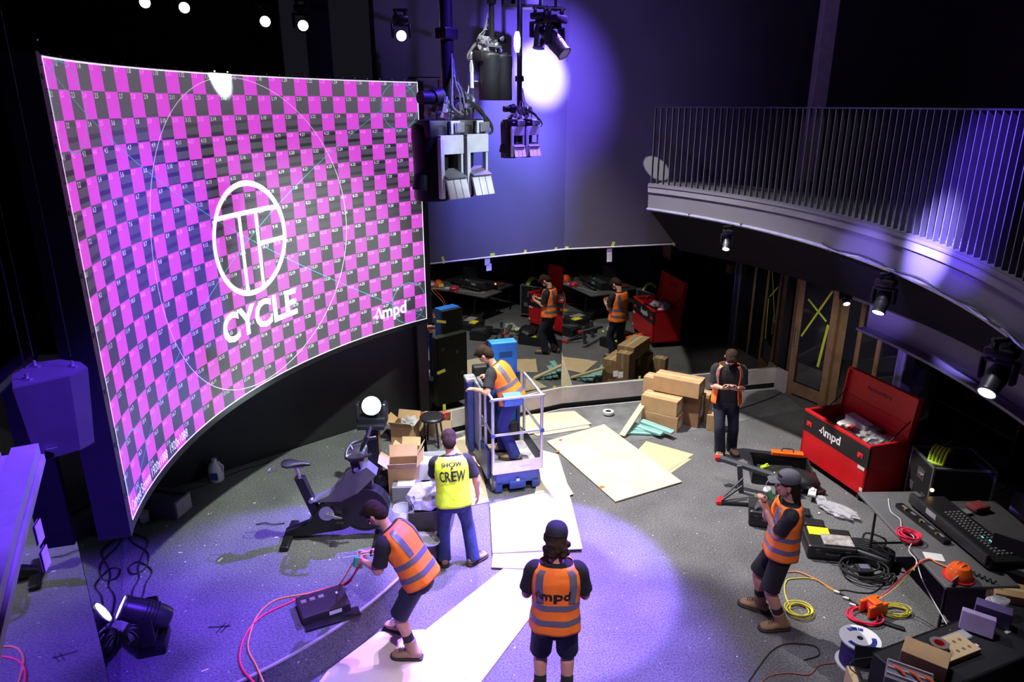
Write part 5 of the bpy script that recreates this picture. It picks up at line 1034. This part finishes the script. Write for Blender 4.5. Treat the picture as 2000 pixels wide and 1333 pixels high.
# soft tool bag with ribs, then controller with looped cable
t=thing('ribbed_tool_bag','black ribbed open tool bag on the floor left of the table','bag',(4.22,7.10,0),R(-38))
part('bag_body',lambda bm:(bx(bm,(.50,.30,.16),(0,0,.08),bev=.05,seg=3),),BLK,t,True); part('opening',lambda bm:[tube(bm,[(-.2,-.11+.05*i,.16),(0,-.10+.05*i,.20),(.2,-.11+.05*i,.165)],.011,6,3) for i in range(5)],DKG,t,True)
part('carry_handle',lambda bm:tube(bm,[(-.12,.12,.16),(-.10,.16,.24),(.10,.16,.24),(.12,.12,.16)],.012,6,3),RUB,t,True)
t=thing('handheld_controller','small black controller box with a screen lying on looped cable','controller',tuple(at(1688,1112,.08)),R(-5))
part('box',lambda bm:bx(bm,(.17,.14,.05),bev=.01),BLK,t); part('display',lambda bm:bx(bm,(.11,.08,.004),(0,.01,.027)),mat('blue_grey_display',(.12,.13,.20),.3),t)
def loops(cx,cy,z,rx,ry,n,r,seed,jit=.3):
    rn=random.Random(seed); pts=[]
    def f(bm):
        for k in range(n):
            a0=rn.random()*6; ox=rn.uniform(-jit,jit)*rx; oy=rn.uniform(-jit,jit)*ry; sc=rn.uniform(.75,1.05)
            tube(bm,[V((cx+ox+rx*sc*math.cos(q+a0),cy+oy+ry*sc*math.sin(q+a0),z+r+r*1.6*k+.004*math.sin(3*q))) for q in (2*PI*i/10 for i in range(10))],r,6,3,True)
    return f
p=at(1690,1118,0); one('black_cable_loops','pile of looped black cable under the small controller','cable',loops(p.x,p.y,0,.26,.20,7,.010,5),RUB,smooth=True)
p=at(1560,1196,0); one('yellow_cable_coil','coil of yellow cable at the feet of the drinking man','cable',loops(p.x,p.y,0,.14,.12,5,.007,8,.12),YLC,smooth=True)
cab_('yellow_orange_cable','yellow and orange lead running from the coil past the drinking man',((1545,1190,.01),(1533,1160,.01),(1536,1135,.01),(1560,1130,.01),(1590,1132,.01),(1620,1150,.01),(1640,1160,.01)),.007,YLC)
cab_('orange_lead','orange lead running in an arc behind the drinking man to the connectors',((1538,1118,.012),(1560,1118,.012),(1590,1130,.02),(1615,1145,.02),(1636,1157,.02)),.007,ORC)
cab_('black_lead','black lead with connectors across the carpet to the orange reel',((1636,1157,.01),(1650,1165,.01),(1668,1178,.01),(1690,1190,.01)),.010,RUB)
cab_('black_lead','thin black lead curving from the connectors towards the table',((1636,1155,.01),(1650,1153,.01),(1680,1158,.01),(1710,1155,.01),(1745,1120,.01),(1755,1100,.01)),.006,RUB)
for x,y,nm in ((1634,1157,'left one'),(1652,1169,'middle one'),(1665,1182,'right one')):
    one('lead_connector','small white connector on the black lead, '+nm,'connector',lambda bm:(cyl(bm,(-.03,0,0),(.03,0,0),.014),bx(bm,(.02,.03,.02))),WHT,tuple(at(x,y,.015)),-.5,'connectors on the black lead')
t=thing('cable_winder','orange cable winder with red lead on the carpet','cable reel',tuple(at(1703,1198,0)),R(20))
part('frame',lambda bm:(bx(bm,(.24,.04,.14),(0,.06,.08),bev=.01),bx(bm,(.24,.04,.14),(0,-.06,.08),bev=.01),bx(bm,(.10,.14,.04),(0,0,.15),bev=.01)),ORG,t); part('wound_lead',lambda bm:lathe(bm,[(.05,-.045),(.07,-.04),(.07,.04),(.05,.045)],Matrix.Translation((0,0,.08))@Matrix.Rotation(PI/2,4,'X'),20),REDC,t,True)
p=at(1690,1205,0); one('red_cable_loops','loose loops of red cable left of the orange winder','cable',loops(p.x-.02,p.y-.03,0,.16,.13,3,.010,14),REDC,smooth=True)
p=at(1745,1197,0); one('yellow_cable_loops','loops of yellow green cable right of the orange winder','cable',loops(p.x,p.y,0,.16,.10,5,.006,11,.2),YLC,smooth=True)
one('plug_strip','black plug strip on the carpet below the yellow loops','power strip',lambda bm:(bx(bm,(.24,.05,.03),bev=.012)),BLK,tuple(at(1742,1222,.015)),-.55)
# ================================================================ folding tables with gear
TT=mat('table_grey',(.10,.10,.105),.55,var=.08)
t=thing('folding_table','long grey folding table covered with cables','table',(4.50,6.55,0),R(1))
part('table_top',lambda bm:bx(bm,(.72,1.76,.04),(0,0,.70),bev=.012),TT,t)
for x,y in ((-.30,.55),(-.30,-.80),(.30,.55),(.30,-.80)): part('leg',lambda bm:(tube(bm,[(x,y,.68),(x-.02,y-.06,.0)],.015,8,1,sm=False)),BLKM,t,True)
part('leg_brace',lambda bm:(tube(bm,[(-.30,.52,.25),(.30,.52,.25)],.012,6,1,sm=False),tube(bm,[(-.30,-.83,.25),(.30,-.83,.25)],.012,6,1,sm=False)),BLKM,t,True)
z=.722
t=thing('lighting_desk','long black lighting desk with a low screen rail on the table','lighting desk',(4.86,6.55,z),R(96))
part('desk_body',lambda bm:bx(bm,(1.25,.42,.09),(0,0,.045),(0.05,0,0),bev=.015),BLK,t); part('front_rail',lambda bm:bx(bm,(1.2,.05,.12),(0,.22,.10),bev=.01),DKG,t)
part('button',lambda bm:[bx(bm,(.022,.022,.01),(-.5+.045*i,-.12+.05*j,.098)) for i in range(18) for j in range(4)],GRY,t)['kind']='stuff'
part('lit_key',lambda bm:(bx(bm,(.05,.01,.006),(-.30,-.05,.104)),bx(bm,(.03,.01,.006),(-.22,-.02,.104))),mat('cyan_key',(.1,.6,.7),.4,emit=1.2,ecol=(.1,.6,.8)),t)
part('white_plate',lambda bm:bx(bm,(.16,.004,.06),(.22,.247,.12)),mat('pale_plate',(.35,.34,.38),.5),t)
t=thing('metal_truss_bar','dark slotted bar lying along the table beside the lighting desk','bar',(4.50,6.72,z),R(100))
part('bar',lambda bm:bx(bm,(.75,.09,.05),(0,0,.025),bev=.006),BLKM,t); part('slot',lambda bm:[bx(bm,(.07,.03,.004),(-.28+.14*i,0,.052)) for i in range(5)],GRY,t)
for i in range(3): part('brass_clip',lambda bm:bx(bm,(.02,.03,.02),(-.25+.24*i,.03,.056)),mat('brass',(.5,.3,.08),.35,.7),t)
one('red_cable_coil','coil of red cable on the table front edge','cable',loops(at(1775,1055,.72).x,at(1775,1055,.72).y,z,.11,.11,6,.009,21,.15),REDC,smooth=True)
cab_('white_wire','thin white wire winding over the table',((1735,975,.735),(1740,1000,.735),(1758,1015,.735),(1762,1035,.735),(1785,1050,.76),(1775,1075,.735),(1790,1095,.735),(1785,1115,.735)),.005,WHT)
cab_('white_wire','white lead dropping from the table to the cartons at the bottom',((1790,1095,.735),(1800,1130,.70),(1815,1160,.55),(1835,1195,.5),(1856,1232,.62)),.005,WHT)
cab_('pink_lead','red lead hanging from the table to the orange winder',((1800,1098,.735),(1785,1108,.73),(1770,1120,.5),(1745,1145,.25),(1705,1180,.08)),.007,REDC)
cab_('yellow_lead','yellow lead hanging from the table to the orange winder',((1796,1100,.735),(1780,1115,.72),(1765,1135,.4),(1735,1160,.2),(1702,1178,.08)),.005,YLC)
cab_('red_lead','orange red lead between the paper and the orange helmet',((1795,1098,.735),(1815,1092,.735),(1830,1100,.735),(1850,1108,.735)),.008,ORC)
one('paper_sheet','white sheet of paper on the folding table','paper',lambda bm:bx(bm,(.18,.13,.003)),WHT,tuple(at(1824,1088,.725)),-.25)
t=thing('orange_helmet','orange hard hat with white card tag on the folding table','hard hat',tuple(at(1872,1128,.722)),.4)
part('shell',lambda bm:lathe(bm,[(.115,.0),(.12,.02),(.11,.08),(.08,.13),(.02,.15)],n=24),ORG,t,True); part('brim',lambda bm:lathe(bm,[(.10,0),(.14,0),(.14,.012),(.11,.014)],n=24,cap=False),RED2,t,True); part('ridge',lambda bm:[tube(bm,[(-.10,y,.09),(0,y,.155),(.10,y,.09)],.008,6,3) for y in (-.025,.025)],ORG,t,True)
part('card_tag',lambda bm:(bx(bm,(.10,.004,.07),(-.15,-.05,.05),(.4,0,.2)),bx(bm,(.07,.005,.02),(-.15,-.054,.06),(.4,0,.2))),WHT,t)
one('black_strap_coil','coiled spiral black lead beside the orange helmet','cable',lambda bm:tube(bm,[(.012*i-.12,.02*math.cos(i*1.6),.02+.02*math.sin(i*1.6)) for i in range(26)],.006,6,2),RUB,tuple(at(1905,1125,.722)),-.9,smooth=True)
t=thing('open_laptop','black open laptop standing at the near end of the folding table','laptop',(4.95,5.98,z),R(-42))
part('keyboard_base',lambda bm:bx(bm,(.36,.25,.02),(0,0,.01),bev=.004),BLK,t); part('lid',lambda bm:bx(bm,(.36,.012,.24),(0,.13,.12),(-.25,0,0),bev=.003),BLK,t); part('key_field',lambda bm:[bx(bm,(.016,.016,.003),(-.15+.02*i,-.03+.02*j,.021)) for i in range(16) for j in range(5)],GRY,t)['kind']='stuff'
# second dark table with laptop stand behind
t=thing('folding_table','second dark table behind the lighting desk on the right','table',(5.35,6.35,0),R(0))
part('table_top',lambda bm:bx(bm,(.62,1.8,.04),(0,0,.68),bev=.01),mat('table_dark',(.05,.05,.055),.6),t)
for x,y in ((-.27,.8),(-.27,-.8),(.27,.8),(.27,-.8)): part('leg',lambda bm:cyl(bm,(x,y,0),(x,y,.68),.015,seg=8),BLKM,t,True)
one('desk_lamp','tiny glowing lamp on the far end of the lighting desk','lamp',lambda bm:(sph(bm,(0,0,0),.022)),mat('warm_glow',(1,.7,.2),.4,emit=4,ecol=(1,.62,.22),var=0),(4.87,7.22,.86))
one('red_pouch','dark red pouch on the second table behind the lighting desk','pouch',lambda bm:bx(bm,(.22,.16,.08),bev=.03),mat('dark_red_cloth',(.16,.02,.02),.8),(5.32,7.05,.742),.3)
one('white_packet','small white packet on the second table beside the dark red pouch','packet',lambda bm:bx(bm,(.12,.10,.03),bev=.008),GRY,(5.14,6.98,.717),.2)
# flight case rack with a lime helmet
t=thing('flight_case','black flight case rack with metal edges beside the red chest','flight case',(5.60,8.02,0),R(-6))
part('case_body',lambda bm:bx(bm,(.72,.60,.74),(0,0,.47),bev=.006),mat('case_laminate',(.012,.012,.013),.8,spec=.2),t)
part('edge_extrusion',lambda bm:[bx(bm,s_,l_) for s_,l_ in (((.74,.025,.025),(0,-.30,.84)),((.74,.025,.025),(0,.30,.84)),((.025,.62,.025),(-.36,0,.84)),((.025,.62,.025),(.36,0,.84)),((.025,.025,.74),(-.36,-.30,.47)),((.025,.025,.74),(.36,-.30,.47)),((.025,.025,.74),(-.36,.30,.47)),((.74,.025,.025),(0,-.30,.10)),((.025,.62,.025),(-.36,0,.10)))],mat('aluminium_edge',(.32,.33,.35),.4,.7),t)
part('recessed_handle',lambda bm:(bx(bm,(.008,.18,.14),(-.365,-.02,.62)),bx(bm,(.03,.10,.02),(-.375,-.02,.62),bev=.006)),STL,t)
for y in (-.16,.16): part('butterfly_latch',lambda bm:bx(bm,(.01,.10,.10),(-.366,y,.36)),STL,t)
for x in (-.28,.28):
    for y in (-.22,.22): part('castor',lambda bm:cyl(bm,(x-.02,y,.05),(x+.02,y,.05),.05,seg=16),RUB,t,True)
t=thing('lime_helmet','lime green vented helmet lying on the flight case','helmet',tuple(V((5.42,8.0,.845))),.7)
def vis(bm):
    for k in range(5): tube(bm,[(-.16,-.08+.04*k,.0),(-.10,-.08+.042*k,.12),(.02,-.08+.04*k,.16),(.13,-.07+.035*k,.08)],.018,7,3)
    tube(bm,[(-.16,-.08,0),(-.18,0,.0),(-.16,.08,0)],.02,7,3)
part('ribbed_shell',vis,LIM,t,True); part('black_inner',lambda bm:sph(bm,(-.02,0,.04),.10,(1.1,.8,.8)),BLK,t,True)
t=thing('headphones','black headset draped over the flight case behind the lime helmet','headphones',tuple(V((5.62,8.05,.845))),-.3)
part('band',lambda bm:tube(bm,[(-.13,0,.03),(-.10,.02,.16),(0,.03,.22),(.10,.02,.16),(.13,0,.03)],.016,8,4),BLK,t,True)
for x in (-.13,.13): part('ear_cup',lambda bm:cyl(bm,(x-.02,0,.04),(x+.02,0,.04),.04,seg=16),BLK,t,True)
# chair and things at right
t=thing('folding_chair','dark folding chair at the right edge beside the tables','chair',(6.0,5.6,0),R(60))
CHM=mat('chair_dark',(.035,.035,.04),.6)
part('seat',lambda bm:bx(bm,(.42,.42,.04),(0,0,.46),bev=.015),CHM,t); part('backrest',lambda bm:bx(bm,(.42,.03,.34),(0,.22,.78),(-.15,0,0),bev=.015),CHM,t)
for x in (-.19,.19):
    part('leg',lambda bm:tube(bm,[(x,-.20,0),(x,.16,.60),(x,.26,.92)],.012,8,1,sm=False),BLKM,t,True); part('leg',lambda bm:tube(bm,[(x,.24,0),(x,-.12,.45)],.012,8,1,sm=False),BLKM,t,True)
one('white_board_piece','torn pale board leaning in the dark behind the tables','board',lambda bm:prism(bm,[(-.45,0),(.40,0),(.45,.10),(.38,.16),(.42,.26),(.30,.32),(-.45,.32)],-.008,.008),mat('pale_board',(.36,.35,.36),.7),(6.35,7.9,.12),rot=(1.2,0,-1.15))
one('road_case_dark','dark low case in the shade below the right hand lamp','case',lambda bm:(bx(bm,(.7,.5,.5),(0,0,.25),bev=.01),bx(bm,(.72,.02,.02),(0,-.25,.49)),bx(bm,(.02,.5,.02),(-.35,0,.49))),BLKM,(6.9,8.2,0),.1)
t=thing('tool_shelf','rack of pale tools deep in the dark doorway on the right','shelf',(7.0,9.6,0),R(-80))
part('shelf_board',lambda bm:(bx(bm,(1.6,.4,.03),(0,0,1.3)),bx(bm,(1.6,.4,.03),(0,0,.7))),WALLD,t)
for x in (-.78,.78): part('upright',lambda bm:bx(bm,(.04,.4,1.8),(x,0,.9)),BLKM,t)
one('grey_equipment','grey angular equipment lying on the dark shelf','equipment',lambda bm:(bx(bm,(.3,.2,.12),(0,0,.06),(0,0,.3),bev=.01),bx(bm,(.2,.1,.05),(.2,-.05,.1),(0,.2,.5))),GRY,(7.0,9.5,1.317),.2)
one('orange_crate','brown crate on the dark shelf in the doorway','crate',lambda bm:bx(bm,(.3,.26,.2),(0,0,.1),bev=.01),CARD,(7.02,9.05,1.317),.4)
one('cardboard_offcut','cardboard panel propped at the right edge of the dark room','cardboard',lambda bm:bx(bm,(.02,.5,.5),(0,0,.25)),CARD,(6.75,6.9,1.30),.3)
one('side_cabinet','dark cabinet at the right edge carrying the cardboard panel','cabinet',lambda bm:(bx(bm,(.6,.8,1.3),(0,0,.65),bev=.01),bx(bm,(.005,.36,1.1),(-.302,-.2,.65)),bx(bm,(.005,.36,1.1),(-.302,.2,.65))),BLKM,(6.85,6.9,0),.0)
for i,(x,y) in enumerate(((6.35,7.85),(6.55,7.6))):
    t=thing('music_stand_base',('pale metal frame piece standing in the dark right of the flight case','second pale metal frame piece nearer the right edge')[i],'frame',(x,y,0),.4+i)
    part('bar',lambda bm:(tube(bm,[(-.2,0,.5),(.2,0,.55)],.012,6,1,sm=False),tube(bm,[(-.2,.1,.45),(.2,.1,.5)],.012,6,1,sm=False)),STL,t,True); part('stem',lambda bm:cyl(bm,(0,.05,0),(0,.05,.5),.012,seg=8),BLKM,t,True)
# ================================================================ bottom right: case top with cartons, reel, laptop
e0=at(1690,1340,.62); 
t=thing('long_road_case','long black road case along the bottom right carrying the cartons','road case',(4.27,5.11,0),R(22))
part('case_body',lambda bm:bx(bm,(2.3,.52,.58),(0,0,.33),bev=.01),mat('road_case_black',(.010,.010,.013),.6),t); part('edge_strip',lambda bm:(bx(bm,(2.3,.02,.02),(0,.26,.61)),bx(bm,(2.3,.02,.02),(0,-.26,.61))),BLKM,t)
for x in (-1.0,1.0):
    for y in (-.2,.2): part('castor',lambda bm:cyl(bm,(x-.02,y,.04),(x+.02,y,.04),.04,seg=14),RUB,t,True)
def onc(x,y,z=.622): 
    p=at(x,y,z); return (p.x,p.y,z)
closedbox('tan cardboard box at the bottom right, left of the flat box with holes',onc(1803,1302),R(-38),.34,.22,.15,CARD,False,lab=False)
t=thing('perforated_box','flat tan cardboard box with six round holes in its top','box',onc(1855,1275),R(22))
part('carton_body',lambda bm:bx(bm,(.46,.22,.05),(0,0,.025),bev=.004),CARD2,t); [part('punched_hole',lambda bm:cyl(bm,(.02+.07*i,-.05+.09*j,.048),(.02+.07*i,-.05+.09*j,.0515),.016),CARDD,t) for i in range(3) for j in range(2)]
t=thing('tape_roll','black roll of tape with a red core standing on the flat box','tape roll',(onc(1830,1275)[0],onc(1830,1275)[1],.674),0,rot=(.0,0,0))
part('tape',lambda bm:lathe(bm,[(.045,0),(.075,0),(.075,.05),(.045,.05)],n=28,cap=False),BLK,t,True); part('core',lambda bm:lathe(bm,[(.038,0),(.046,0),(.046,.051),(.038,.051)],n=24,cap=False),RED2,t,True); part('paper_face',lambda bm:lathe(bm,[(.047,.0505),(.074,.0505),(.074,.0515),(.047,.0515)],n=28,cap=False),GRY,t,True)
one('clear_folder','clear plastic folder behind the flat box with holes','folder',lambda bm:bx(bm,(.36,.10,.02),bev=.004),CLEAR,onc(1862,1248,.632),R(22))
closedbox('purple and white printed box leaning at the right end of the cartons',onc(1905,1235),R(-35),.26,.12,.17,mat('lilac_box',(.38,.30,.52),.5),False,rot=(-.3,0,R(-35)))
closedbox('dark purple box behind the purple and white one',onc(1935,1215),R(-35),.28,.12,.17,mat('dark_purple_box',(.10,.07,.20),.5),False,lab=False)
closedbox('torn cardboard box at the right edge under the table end',onc(1965,1185,.50),R(-20),.30,.24,.20,CARD,True)
one('clear_packet','clear blister packet on the torn cardboard box at the right edge','packet',lambda bm:crumple(bm,.09,(1.2,.8,.4),41,2,.2),BAG,onc(1950,1175,.74))
t=thing('toolbox_organiser','grey organiser with orange pliers at the bottom edge','organiser',onc(1772,1338),R(-32))
part('case',lambda bm:bx(bm,(.34,.24,.10),(0,0,.05),bev=.008),GRY,t); part('rail',lambda bm:[bx(bm,(.32,.012,.02),(0,-.08+.08*i,.11)) for i in range(3)],mat('pale_lilac',(.5,.42,.5),.5),t)
for i in range(3): part('plier_handle',lambda bm:tube(bm,[(-.12+.11*i,.02,.12),(-.07+.11*i,-.02,.135),(-.03+.11*i,-.05,.12)],.010,6,3),ORG,t,True)
one('grey_spray_can','small grey bottle beside the organiser at the bottom','bottle',lambda bm:lathe(bm,[(.025,0),(.025,.08),(.012,.10),(.012,.12)],n=14),GRY,onc(1768,1300),smooth=True)
for x,y,nm in ((1905,1262,'white tag lying on the road case edge'),(1968,1235,'white scrap on the road case near the purple boxes'),(1945,1220,'pale clip on the road case near the right edge')): one('white_tag',nm,'tag',lambda bm:bx(bm,(.06,.03,.004)),WHT,onc(x,y,.625),.4)
t=thing('laptop_on_box','dark laptop half open on a tan box at the bottom','laptop',tuple(at(1708,1322,.30)),R(-8))
part('keyboard_base',lambda bm:bx(bm,(.30,.22,.018),(0,-.02,.009),bev=.004),BLK,t); part('lid',lambda bm:bx(bm,(.30,.010,.20),(0,.11,.10),(-.35,0,0),bev=.003),BLK,t); part('key_field',lambda bm:[bx(bm,(.014,.014,.003),(-.11+.018*i,-.06+.018*j,.019)) for i in range(12) for j in range(5)],GRY,t)['kind']='stuff'
closedbox('tan carton under the dark laptop at the bottom',tuple(at(1705,1325,.30)-V((0,0,.30))),R(-8),.36,.28,.285,CARD2,False,lab=False)
cab_('laptop_cable','black cable looping from the laptop over the tan carton',((1735,1262,.5),(1725,1280,.45),(1700,1285,.42),(1668,1290,.41),(1660,1305,.41),(1680,1322,.42)),.006,RUB)
t=thing('cable_drum','cable drum with white label disc and blue print standing on end','cable drum',tuple(at(1680,1247,.305)-V((0,0,.305)))); t.scale=(1.08,1.08,1)
DW=mat('drum_white',(.72,.72,.74),.5,var=.04)
part('lower_flange',lambda bm:lathe(bm,[(.03,.0),(.17,.0),(.17,.02),(.03,.02)],n=32,cap=False),DW,t,True); part('wound_cable',lambda bm:lathe(bm,[(.10,.02)]+[(.135+.006*(i%2),.03+.01*i) for i in range(26)]+[(.10,.29)],n=28,cap=False),mat('violet_blue_cable',(.05,.04,.22),.5),t,True)
part('upper_flange',lambda bm:lathe(bm,[(.025,.29),(.17,.29),(.17,.305),(.025,.305)],n=32,cap=False),DW,t,True)
part('blue_print',lambda bm:[bx(bm,(.012+.008*(i%3),.040,.001),(.115*math.cos(a),.115*math.sin(a),.306),(0,0,a-PI/2)) for i,a in enumerate([R(200+8*k) for k in range(20)]+[R(60+11*k) for k in range(6)])],mat('print_blue',(.02,.04,.30),.5),t)
part('hub_hole',lambda bm:cyl(bm,(0,0,.28),(0,0,.3065),.026,seg=18),INK,t)
cab_('orange_floor_cable','orange brown cable snaking along the bottom edge',((1480,1345,.01),(1500,1322,.01),(1540,1315,.01),(1580,1318,.01),(1600,1300,.01),(1640,1295,.01)),.006,mat('brown_orange_cable',(.28,.10,.05),.5))
cab_('dark_floor_cable','dark cable coiled on the carpet at the bottom edge',((1450,1350,.01),(1485,1300,.01),(1510,1270,.01),(1540,1258,.01),(1590,1262,.01),(1600,1280,.01),(1570,1290,.01)),.006,RUB)
